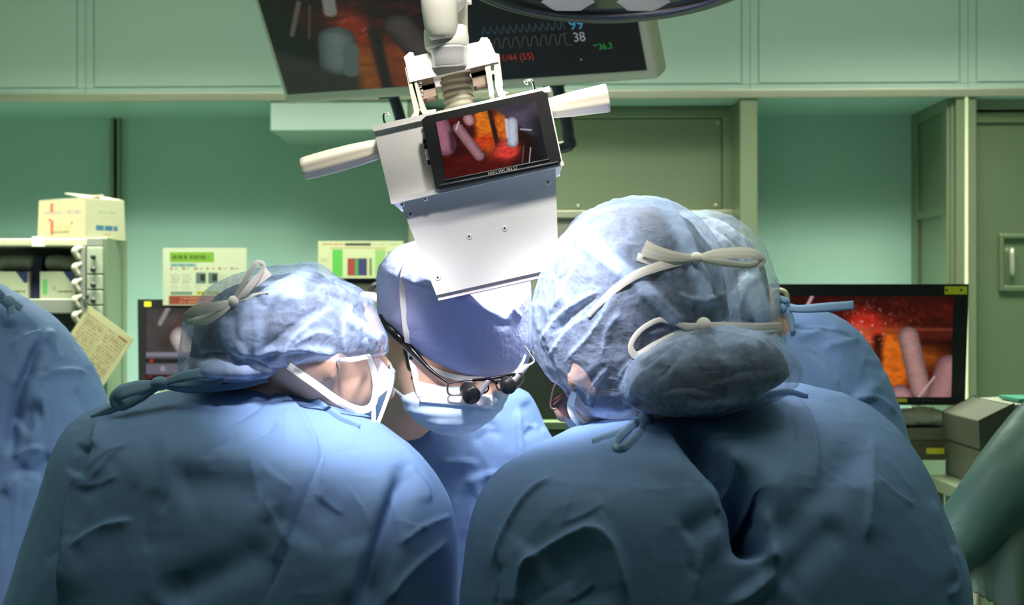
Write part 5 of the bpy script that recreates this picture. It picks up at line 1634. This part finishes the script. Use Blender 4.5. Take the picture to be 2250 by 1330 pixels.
# upper mask overlaid in white, standing for light reflected there
V = []; n_ = 24
for j in range(5):
    for i in range(n_):
        u = i / (n_ - 1)
        px_ = 922 + u * 158; pt = 838 + 16 * math.sin(u * 1.7) + 14 * u; pb = 884 + 14 * u
        V.append(on([TC[1], TC[2]], px_, pt + (pb - pt) * j / 4, .0025, 1.84))
Fc = [(j * n_ + i, j * n_ + i + 1, (j + 1) * n_ + i + 1, (j + 1) * n_ + i) for j in range(4) for i in range(n_ - 1)]
fp = obj('lit_mask_part', V, Fc, MASK_LIT, pC, True); fp['label'] = 'upper part of the mask whitened as if by reflected light'
s = fp.modifiers.new('s', 'SOLIDIFY'); s.thickness = 0.0015
ribbon('mask_tape', [oC(926, 868), oC(918, 845), oC(911, 815), oC(902, 775), oC(893, 730), oC(887, 680), oC(884, 635), oC(887, 600), oC(900, 565, .004)], [.012, .010, .009, .009, .009, .008, .008, .008, .006], TAPE, pC)
ribbon('mask_tape', [oC(886, 872), P(862, 852, 1.88), P(850, 836, 1.90)], [.004, .003, .003], TAPE, pC)
ribbon('cap_hem', [oC(836, 703), oC(865, 733), oC(892, 765), oC(918, 790), oC(950, 812), oC(1000, 829), oC(1050, 834), oC(1100, 828), oC(1140, 806), oC(1154, 780)], [.004, .005, .006, .006, .007, .008, .008, .007, .006, .004], TAPE, pC)
# magnifying glasses
gl = MB().tube([oC(836, 700, .006), oC(870, 735, .008), oC(905, 770, .008), oC(945, 812, .008), oC(985, 842, .012)], [.0065, .0065, .005, .0026, .0018], 12, 40)
gl = gl.make('magnifying_glasses', BLACKG, pC, True)
gY = 1.826
GREYF = mat('grey_spectacle_frame', (0.10, 0.09, 0.10), 0.25, 0.6)
for pts in ([(985, 843), (1010, 838), (1040, 835), (1068, 838), (1072, 858), (1050, 868), (1015, 869), (988, 867), (983, 855), (985, 843)], [(1092, 838), (1115, 832), (1142, 820), (1150, 832), (1140, 850), (1115, 858), (1096, 856), (1090, 846), (1092, 838)]):
    MB().tube([P(a, b, gY + (0.0 if a < 1100 else .004)) for a, b in pts], .0013, 8, 60).make('lens_rim', GREYF, gl, True)
MB().tube([P(1068, 842, gY), P(1080, 836, gY - .002), P(1092, 842, gY)], .0015, 8).make('bridge', BLACKG, gl, True)
MB().tube([P(1040, 836, gY), P(1080, 832, gY - .006), P(1130, 822, gY)], .0022, 8).make('loupe_bar', BLACKG, gl, True)
for (ax, ay), (bx_, by_), r0, r1 in (((1024, 852), (1038, 872), .0105, .0125), ((1112, 838), (1118, 851), .009, .011)):
    MB().lathe([(0, r0 * 0.7), (0.15, r0), (0.3, r0), (0.34, r0 * 1.1), (0.9, r1), (1, r1 * 0.92)], P(ax, ay, gY + .004), P(bx_, by_, gY - .020), 22).make('loupe_barrel', BLACK, gl, True)
MB().tube([P(1055, 862, gY - .004), P(1072, 838, gY - .004)], [.005, .004], 10).make('loupe_hinge', mat('silver_plastic', (0.5, 0.48, 0.5), 0.3, 0.3), gl, True)
MB().tube([P(1122, 842, gY), P(1140, 820, gY + .01), P(1156, 806, gY + .02)], [.005, .006, .004], 10).make('loupe_hinge', MATS['silver_plastic'], gl, True)
ribbon('mask_tape', [P(1152, 760, 1.86), P(1164, 778, 1.86), P(1172, 796, 1.86), P(1140, 812, 1.85), P(1118, 832, 1.85)], .003, TAPE, pC)

# ---------------- D: right surgeon, seen from behind, hair gathered in the cap
D0 = 1.60
pD = thing('person', (0.24, 1.58, 0), 'person at right front, back turned, bulging sheer cap with two white bows', 'person')
rowsD = [(856, 1690, 1765, .03, .13), (872, 1560, 1840, .055, .11), (892, 1445, 1893, .075, .095), (915, 1370, 1930, .092, .08), (940, 1295, 1962, .108, .065), (965, 1240, 1985, .122, .05), (1000, 1165, 2012, .138, .035), (1045, 1092, 2036, .15, .02), (1100, 1050, 2058, .158, .01),
         (1170, 1026, 2086, .162, 0), (1250, 1015, 2112, .164, -.01), (1340, 1008, 2122, .162, -.02), (1600, 1060, 2080, .155, -.02), (2000, 1090, 2060, .17, -.02), (2900, 1060, 2090, .19, -.02)]
slD = [([(0.05, 1.68, 1.20), (0.05, 1.80, 1.10), (0.08, 1.95, 1.04)], [.075, .062, .05]), ([(0.42, 1.68, 1.20), (0.42, 1.80, 1.10), (0.27, 1.93, 1.04)], [.075, .062, .05])]
foldD = [
    ('valley', 28, .052, [(1482, 928), (1535, 985), (1600, 1052), (1630, 1110), (1640, 1170), (1660, 1240)]),
    ('valley', 38, .056, [(1590, 1050), (1640, 1085), (1650, 1150), (1662, 1235)]),
    ('pleat', 30, .022, [(1505, 932), (1570, 985), (1640, 1045), (1668, 1085), (1672, 1160), (1690, 1225), (1700, 1262)]),
    ('ridge', 16, .012, [(1672, 1090), (1690, 1180), (1705, 1250), (1660, 1300), (1590, 1345)]),
    ('fold', 30, .016, [(1465, 935), (1500, 990), (1570, 1040), (1600, 1075), (1615, 1150), (1640, 1230)]),
    ('valley', 42, .010, [(1915, 955), (1850, 1030), (1770, 1110), (1690, 1210)]),
    ('pleat', 22, .007, [(1913, 950), (1914, 1010), (1912, 1090), (1900, 1200)]),
    ('fold', 16, .006, [(1742, 862), (1780, 920), (1796, 990), (1800, 1060)]),
    ('crease', 7, .005, [(1735, 868), (1790, 872), (1840, 885), (1885, 915)]),
    ('crease', 7, .004, [(1722, 880), (1740, 930), (1745, 990)]),
    ('fold', 40, .009, [(1130, 1262), (1200, 1205), (1290, 1160), (1340, 1185), (1365, 1250), (1385, 1345)]),
    ('valley', 55, .006, [(1190, 1275), (1255, 1235), (1300, 1240), (1320, 1345)]),
    ('fold', 14, .006, [(1230, 1040), (1160, 1090), (1110, 1170), (1080, 1260)]),
    ('crease', 10, .005, [(1100, 1230), (1095, 1290), (1090, 1345)]),
    ('fold', 30, .010, [(1185, 1210), (1150, 1260), (1135, 1345)]),
    ('valley', 40, .007, [(1700, 1290), (1800, 1190), (1860, 1150)]),
    ('fold', 22, .006, [(2050, 1090), (2070, 1180), (2105, 1290)]),
    ('ridge', 30, .006, [(1300, 1010), (1420, 1010), (1520, 1060)]),
    ('valley', 30, .006, [(1500, 1180), (1560, 1140), (1590, 1120)]),
    ('pleat', 20, .006, [(2085, 1200), (2105, 1270), (2080, 1320)]),
]
gD = make_gown(pD, rowsD, D0, slD, foldD, 0.003, 0.0042, 21, smooth=14)
capD = [([(434, 1385, 1440, .02, .03), (446, 1325, 1482, .05, .02), (470, 1275, 1525, .08, .01), (505, 1242, 1556, .10, 0), (550, 1212, 1585, .118, 0), (600, 1188, 1604, .126, 0), (650, 1174, 1614, .128, 0), (700, 1167, 1618, .126, 0), (745, 1168, 1620, .120, 0), (785, 1180, 1620, .112, -.005), (820, 1200, 1600, .10, -.01), (850, 1232, 1570, .088, -.015), (880, 1252, 1500, .07, -.02), (904, 1275, 1440, .05, -.02), (920, 1310, 1390, .02, -.02)], 1.70),
        ([(716, 1560, 1640, .02, .02), (732, 1490, 1700, .05, .01), (760, 1430, 1728, .075, 0), (795, 1392, 1748, .088, 0), (825, 1375, 1752, .09, 0), (855, 1368, 1730, .088, 0), (880, 1375, 1690, .075, 0), (900, 1400, 1630, .055, 0), (914, 1460, 1560, .02, 0)], 1.595)]
fcD = [
    ('band', 16, .004, [(1262, 500), (1310, 548), (1370, 598), (1430, 630)], 1.0),
    ('band', 17, .005, [(1445, 440), (1490, 500), (1520, 570), (1545, 640), (1552, 700)], 1.0),
    ('band', 15, .004, [(1400, 620), (1450, 670), (1500, 720)], 0.9),
    ('fold', 16, .005, [(1180, 760), (1230, 690), (1290, 650), (1330, 640)], 0.8),
    ('fold', 14, .004, [(1200, 790), (1250, 720), (1300, 690)], 0.8),
    ('crease', 9, .007, [(1210, 740), (1260, 690), (1320, 645)]),
    ('fold', 16, .005, [(1235, 800), (1290, 740), (1330, 680), (1350, 620)], 0.7),
    ('fold', 15, .004, [(1320, 790), (1335, 720), (1370, 680)], 0.7),
    ('fold', 10, .005, [(1350, 850), (1380, 800), (1450, 770), (1540, 725)], 0.8),
    ('fold', 12, .006, [(1380, 890), (1410, 830), (1470, 780), (1545, 722)], 0.8),
    ('crease', 9, .007, [(1545, 722), (1580, 745), (1590, 790)]),
    ('crease', 9, .006, [(1545, 722), (1500, 770), (1440, 840)]),
    ('fold', 9, .004, [(1552, 722), (1620, 740), (1690, 760)], 0.8),
    ('band', 26, .002, [(1560, 735), (1640, 735), (1690, 752)], 0.8),
    ('crease', 8, .004, [(1500, 850), (1560, 840), (1640, 815), (1720, 810)]),
    ('crease', 7, .004, [(1440, 870), (1500, 850), (1580, 870)]),
    ('fold', 9, .004, [(1280, 560), (1240, 640), (1200, 700)], 0.4),
    ('fold', 8, .004, [(1290, 900), (1300, 850), (1340, 800)], 0.8),
    ('band', 12, .002, [(1290, 900), (1350, 912), (1400, 905)], 0.8),
    ('fold', 8, .004, [(1480, 640), (1540, 660), (1600, 640)], 0.5),
    ('fold', 8, .004, [(1560, 520), (1580, 600), (1590, 680)], 0.6),
    ('band', 22, .003, [(1400, 880), (1385, 850), (1410, 800)], 0.7),
]
cD, hD = make_cap(pD, capD, fcD, CAPM, voxel=0.0025, seed=14, amp=0.0042, hair=0.008)
TD = [bvh(cD), bvh(gD)]
def oD(px, py, off=.003): return on(TD, px, py, off, 1.58)
mb = MB()
mb.add(*loft([(650, 1240, 1560, .06, 0), (720, 1225, 1570, .085, 0), (790, 1222, 1560, .088, 0), (840, 1238, 1530, .085, 0), (880, 1256, 1470, .075, 0), (915, 1262, 1400, .06, 0), (945, 1285, 1350, .03, 0)], 1.72, 40, 40, 2.1))
mb.tube([P(1420, 830, 1.72), P(1440, 900, 1.71), P(1480, 990, 1.66)], [.06, .058, .075], 22)
e1, e2 = oD(1278, 815, -.022), oD(1300, 855, -.021)
mb.ball(e1, (.016, .008, .026), 14, 10, Matrix.Rotation(0.5, 3, 'Y'))
mb.ball(e2, (.011, .007, .013), 12, 8)
mb.tube([P(1300, 840, 1.66), e1 + Vector((0.004, 0.006, -0.01))], [.02, .012], 10)
mb.ball(P(1243, 905, 1.76), (.016, .02, .016), 12, 8)
mb.ball((0.25, 1.63, 1.08), (.21, .10, .30), 24, 16)
for pts, rad in slD: mb.tube(pts, [r * 0.62 for r in rad], 16)
make_body(pD, mb, 0.006, ((0.25, 1.58), 0.0, 0.85))
glove(pD, (0.08, 1.95, 1.04), (0.03, 2.03, 1.03), (0, -0.2, 1), 1)
glove(pD, (0.27, 1.93, 1.04), (0.20, 2.02, 1.03), (0, -0.2, 1), -1)
# spectacles and mask edge at the far side of the face
gl = MB().tube([P(1228, 830, 1.68), P(1215, 858, 1.69), P(1210, 893, 1.70), P(1222, 900, 1.70)], .0013, 8, 24).make('spectacles', mat('copper_wire', (0.45, 0.25, 0.20), 0.3, 0.7), pD, True)
MB().prism([(1212, 884), (1246, 862), (1262, 880), (1262, 912), (1250, 922), (1236, 912), (1224, 898)], 1.705, 0.003).make('lens', mat('tinted_lens', (0.20, 0.12, 0.13), 0.1, coat=0.6), gl)
MB().tube([P(1212, 886, 1.70), P(1236, 868, 1.70), P(1260, 862, 1.69)], .0016, 8).make('lens_rim', mat('red_brown_rim', (0.16, 0.03, 0.03), 0.3), gl, True)
ribbon('mask_tape', [oD(1262, 862), P(1254, 890, 1.655), P(1262, 915, 1.66), P(1285, 940, 1.67)], [.007, .009, .010, .010], TAPE, pD)
mb = MB().add(*loft([(880, 1238, 1262, .02, 0), (900, 1232, 1285, .04, 0), (930, 1244, 1310, .045, 0), (955, 1262, 1310, .02, 0)], 1.76, 30, 24, 2.0))
co, fc, no = fuse(mb, 0.003, 3)
obj('mask', co, fc, MASKM, pD, True)
# upper bow
k = oD(1530, 567, .005); ky = k.y
def bq(px, py, dy=0): return P(px, py, ky + dy)
ribbon('mask_tape', [oD(1292, 694), oD(1322, 662), oD(1358, 630), oD(1400, 603), oD(1440, 588), oD(1490, 574), k], [.006, .007, .009, .010, .011, .011, .007], TAPE, pD)
kb = knot('bow', k, (.008, .006, .007), TAPE, pD)
ribbon('bow_loop', [k, bq(1575, 558, -.010), bq(1640, 556, -.014), bq(1670, 565, -.012), bq(1672, 577, -.010), bq(1640, 583, -.008), bq(1585, 577, -.006), k], [.006, .012, .014, .010, .009, .007, .010, .006], TAPE, kb, (0, -1, .25))
ribbon('bow_tail', [k, bq(1480, 563, -.010), bq(1440, 554, -.012), bq(1414, 543, -.012)], [.007, .012, .016, .018], TAPE, kb)
ribbon('bow_tail', [k, bq(1480, 572, -.006), bq(1430, 572, -.008), bq(1400, 564, -.008)], [.007, .010, .010, .009], TAPE, kb)
# lower bow
k = oD(1546, 714, .006); ky = k.y
kb = knot('bow', k, (.009, .006, .009), TAPE, pD)
ribbon('bow_loop', [k, bq(1510, 717, -.006), bq(1480, 708, -.010), bq(1445, 704, -.012), bq(1405, 728, -.014), bq(1386, 760, -.014), bq(1400, 782, -.012), bq(1440, 762, -.008), bq(1490, 736, -.006), k], [.006, .008, .007, .006, .006, .006, .010, .012, .011, .007], TAPE, kb)
ribbon('bow_tail', [k, bq(1600, 716, -.008), bq(1660, 718, -.012), bq(1716, 716, -.010)], [.007, .008, .009, .009], TAPE, kb)
ribbon('bow_tail', [k, bq(1600, 722, -.004), bq(1655, 730, -.008), bq(1718, 724, -.006)], [.007, .009, .012, .008], TAPE, kb)
# gown ties and collar
k = oD(1418, 924, .010); ky = k.y
kb = knot('gown_tie', k, (.010, .008, .012), GOWN_T, pD)
ribbon('tie_loop', [k, oD(1392, 935, .010), oD(1362, 962, .014), oD(1354, 981, .012), oD(1374, 984, .008), oD(1402, 958, .007), k], [.008, .012, .011, .008, .010, .011, .008], GOWN_T, kb)
ribbon('tie_tail', [k, oD(1385, 940, .004), oD(1345, 957, .004), oD(1302, 972, .005)], [.008, .011, .011, .010], GOWN_T, kb)
def ongD(px, py, off=.003): return on([TD[1]], px, py, off, 1.6)
ribbon('collar', [ongD(1420, 915), ongD(1500, 908), ongD(1600, 890), ongD(1690, 872), ongD(1735, 866), ongD(1775, 872)], [.010, .012, .012, .013, .012, .006], GOWN, pD)

# ---------------- E: assistant behind the right surgeon
E0 = 2.16
pE = thing('person', (0.41, 2.18, 0), 'person in blue gown and grey-blue cap half hidden behind the right front surgeon', 'person')
rowsE = [(668, 1690, 1735, .03, -.02), (680, 1640, 1800, .06, -.015), (700, 1580, 1848, .085, -.01), (730, 1530, 1884, .11, -.005), (780, 1480, 1918, .13, 0), (840, 1450, 1948, .14, 0), (930, 1430, 1982, .145, 0), (1050, 1420, 2005, .15, 0), (1300, 1430, 1985, .15, 0), (1800, 1460, 1950, .15, 0), (2400, 1440, 1970, .17, 0)]
slE = [([(0.31, 2.16, 1.30), (0.28, 2.10, 1.15), (0.16, 2.12, 1.06)], [.07, .058, .048]), ([(0.50, 2.15, 1.30), (0.50, 2.10, 1.12), (0.36, 2.06, 1.05)], [.075, .06, .05])]
foldE = [
    ('crease', 8, .007, [(1745, 752), (1790, 778), (1830, 820), (1852, 880)]), ('fold', 14, .006, [(1740, 755), (1790, 772), (1835, 830), (1855, 885)]),
    ('fold', 10, .006, [(1735, 740), (1775, 735), (1815, 715)]), ('crease', 7, .005, [(1740, 720), (1790, 712), (1840, 718)]), ('fold', 12, .005, [(1800, 765), (1850, 750), (1890, 745)]),
    ('fold', 12, .007, [(1855, 890), (1890, 872), (1935, 878), (1975, 912)]), ('crease', 8, .006, [(1850, 890), (1870, 880), (1880, 890)]), ('ridge', 14, .005, [(1870, 890), (1910, 860), (1935, 840)]),
    ('pleat', 10, .005, [(1760, 860), (1800, 870), (1840, 890)]),
]
gE = make_gown(pE, rowsE, E0, slE, foldE, 0.005, 0.0045, 31)
capE = [([(462, 1500, 1560, .02, .02), (476, 1465, 1605, .05, .01), (505, 1440, 1645, .085, 0), (545, 1425, 1676, .105, 0), (590, 1418, 1695, .116, 0), (640, 1420, 1706, .118, 0), (680, 1430, 1707, .11, 0), (710, 1445, 1698, .095, 0), (735, 1480, 1675, .06, 0), (748, 1530, 1640, .02, 0)], 2.04)]
fcE = [('fold', 6, .004, [(1540, 470), (1600, 500), (1650, 560), (1680, 640)], 0.6), ('fold', 6, .004, [(1560, 500), (1610, 540), (1650, 600)], 0.6), ('fold', 5, .003, [(1590, 490), (1640, 530), (1680, 590)], 0.6), ('fold', 5, .003, [(1550, 520), (1590, 560), (1620, 610)], 0.6),
       ('band', 22, .003, [(1640, 590), (1660, 650), (1690, 720)], 0.9), ('band', 14, .003, [(1600, 680), (1640, 620), (1660, 600)], 0.8), ('band', 14, .002, [(1699, 600), (1705, 660), (1698, 720)], 0.8)]
cE, hE = make_cap(pE, capE, fcE, CAPM_E, seed=24, amp=0.003, hair=0.010)
mb = MB()
mb.add(*loft([(560, 1470, 1650, .07, 0), (640, 1450, 1670, .088, 0), (700, 1460, 1665, .085, 0), (760, 1480, 1640, .07, 0), (800, 1510, 1600, .04, 0)], 2.04, 32, 30, 2.1))
mb.tube([P(1630, 680, 2.06), P(1680, 740, 2.10), P(1690, 860, 2.17)], [.056, .054, .07], 20)
mb.ball(P(1470, 740, 2.0), (.015, .015, .015), 12, 8)
mb.ball((0.41, 2.17, 1.10), (.17, .09, .30), 24, 16)
for pts, rad in slE: mb.tube(pts, [r * 0.62 for r in rad], 16)
make_body(pE, mb, 0.006, ((0.41, 2.18), math.pi * 0.5, 0.85))
glove(pE, (0.16, 2.12, 1.06), (0.08, 2.08, 1.04), (0, 0, 1), 1)
TE = [bvh(gE), bvh(cE)]
k = P(1716, 676, 2.035); ky = k.y
kb = knot('gown_tie', k, (.009, .008, .010), GOWN_T, pE)
ribbon('tie_tail', [k, bq(1760, 679, -.004), bq(1810, 676, -.006), bq(1876, 671, -.004)], [.010, .012, .014, .014], GOWN_T, kb)
ribbon('tie_tail', [k, bq(1728, 682, -.002), bq(1738, 700, 0), bq(1742, 730, .002)], [.010, .010, .009, .007], GOWN_T, kb)
ribbon('tie_loop', [k, bq(1708, 664, -.006), bq(1712, 656, -.008), bq(1730, 664, -.006), k], [.008, .010, .009, .009, .008], GOWN_T, kb)
ribbon('collar', [on([TE[0]], 1712, 690), on([TE[0]], 1716, 730), on([TE[0]], 1712, 780), on([TE[0]], 1700, 830)], [.008, .012, .012, .010], GOWN_T, pE)

# ---------------- A: person at the left edge
A0 = 2.55
pA = thing('person', (-0.98, 2.55, 0), 'person in blue gown cut off by the left edge, beside the rack', 'person')
rowsA = [(628, -150, 0, .045, 0), (645, -215, 22, .065, 0), (665, -290, 62, .085, 0), (690, -340, 104, .10, 0), (720, -375, 138, .115, 0), (765, -410, 170, .128, 0), (815, -440, 200, .138, 0), (870, -460, 226, .142, 0), (930, -468, 240, .145, 0), (1000, -470, 244, .15, 0), (1150, -460, 235, .155, 0), (1500, -430, 210, .15, 0), (2050, -450, 230, .17, 0)]
slA = [([(-0.87, 2.55, 1.26), (-0.85, 2.50, 1.08), (-0.72, 2.38, 1.02)], [.085, .068, .055]), ([(-1.22, 2.55, 1.30), (-1.25, 2.50, 1.08), (-1.15, 2.38, 1.02)], [.085, .068, .055])]
foldA = [
    ('valley', 13, .018, [(98, 740), (70, 790), (45, 850), (28, 930), (22, 1010)]),
    ('fold', 14, .008, [(82, 735), (60, 790), (30, 860)]), ('crease', 8, .007, [(100, 742), (112, 765), (128, 790)]), ('ridge', 9, .007, [(108, 720), (116, 760), (130, 795)]),
    ('fold', 10, .008, [(85, 835), (110, 818), (150, 812), (192, 820)]), ('crease', 7, .006, [(60, 830), (85, 815), (110, 820)]),
    ('valley', 22, .012, [(40, 940), (70, 910), (98, 905)]), ('fold', 14, .008, [(25, 1005), (60, 985), (100, 985)]),
    ('crease', 8, .005, [(5, 720), (50, 715), (90, 725)]), ('fold', 10, .005, [(20, 760), (60, 735), (95, 725)]),
    ('fold', 18, .008, [(0, 1085), (45, 1045), (95, 1055)]), ('valley', 18, .008, [(30, 1020), (70, 1045), (120, 1000)]), ('crease', 10, .005, [(160, 850), (190, 900), (200, 960)]),
    ('ridge', 14, .005, [(90, 850), (80, 930), (60, 990)]),
]
foldA = [(k_, w_, d_ * 1.5, q_) for k_, w_, d_, q_ in foldA]
gA = make_gown(pA, rowsA, A0, slA, foldA, 0.005, 0.007, 41)
mb = MB()
mb.ball((-1.18, 2.55, 1.72), (.078, .098, .115), 24, 16)
mb.tube([(-1.17, 2.56, 1.66), (-1.10, 2.56, 1.46)], [.055, .065], 18)
mb.ball((-1.18, 2.66, 1.70), (.014, .018, .018), 12, 8)
for k_ in (-1, 1):
    mb.ball((-1.18 + .079 * k_, 2.54, 1.71), (.010, .018, .028), 12, 8); mb.ball((-1.18 + .032 * k_, 2.635, 1.725), (.014, .012, .008), 10, 8)
mb.ball((-1.02, 2.55, 1.12), (.20, .10, .30), 24, 16)
for pts, rad in slA: mb.tube(pts, [r * 0.62 for r in rad], 16)
make_body(pA, mb, 0.006, ((-1.02, 2.55), math.pi, 0.85))
co, fc, no = fuse(MB().ball((-1.18, 2.54, 1.76), (.105, .125, .10), 30, 20), 0.004, 4)
o = obj('bouffant_cap', co + no * ((ridged(co * 14, 3, 9)) * 0.006)[:, None], fc, MASKM, pA, True)
glove(pA, (-0.72, 2.39, 1.02), (-0.66, 2.30, 1.01), (0, 0, 1), -1)
glove(pA, (-1.15, 2.39, 1.02), (-1.10, 2.30, 1.01), (0, 0, 1), 1)
TA = [bvh(gA)]
k = P(18, 662, 2.44); ky = k.y
kb = knot('gown_tie', k, (.012, .010, .012), GOWN_T, pA)
ribbon('tie_loop', [k, bq(-8, 640, -.01), bq(-25, 630, -.012), bq(-20, 655, -.008), k], [.008, .016, .016, .016, .008], GOWN_T, kb)
ribbon('tie_tail', [k, bq(22, 672, -.004), bq(26, 690, -.006)], [.010, .016, .016], GOWN_T, kb)
ribbon('tie_tail', [k, bq(32, 668, -.004), bq(48, 678, -.004)], [.010, .014, .012], GOWN_T, kb)
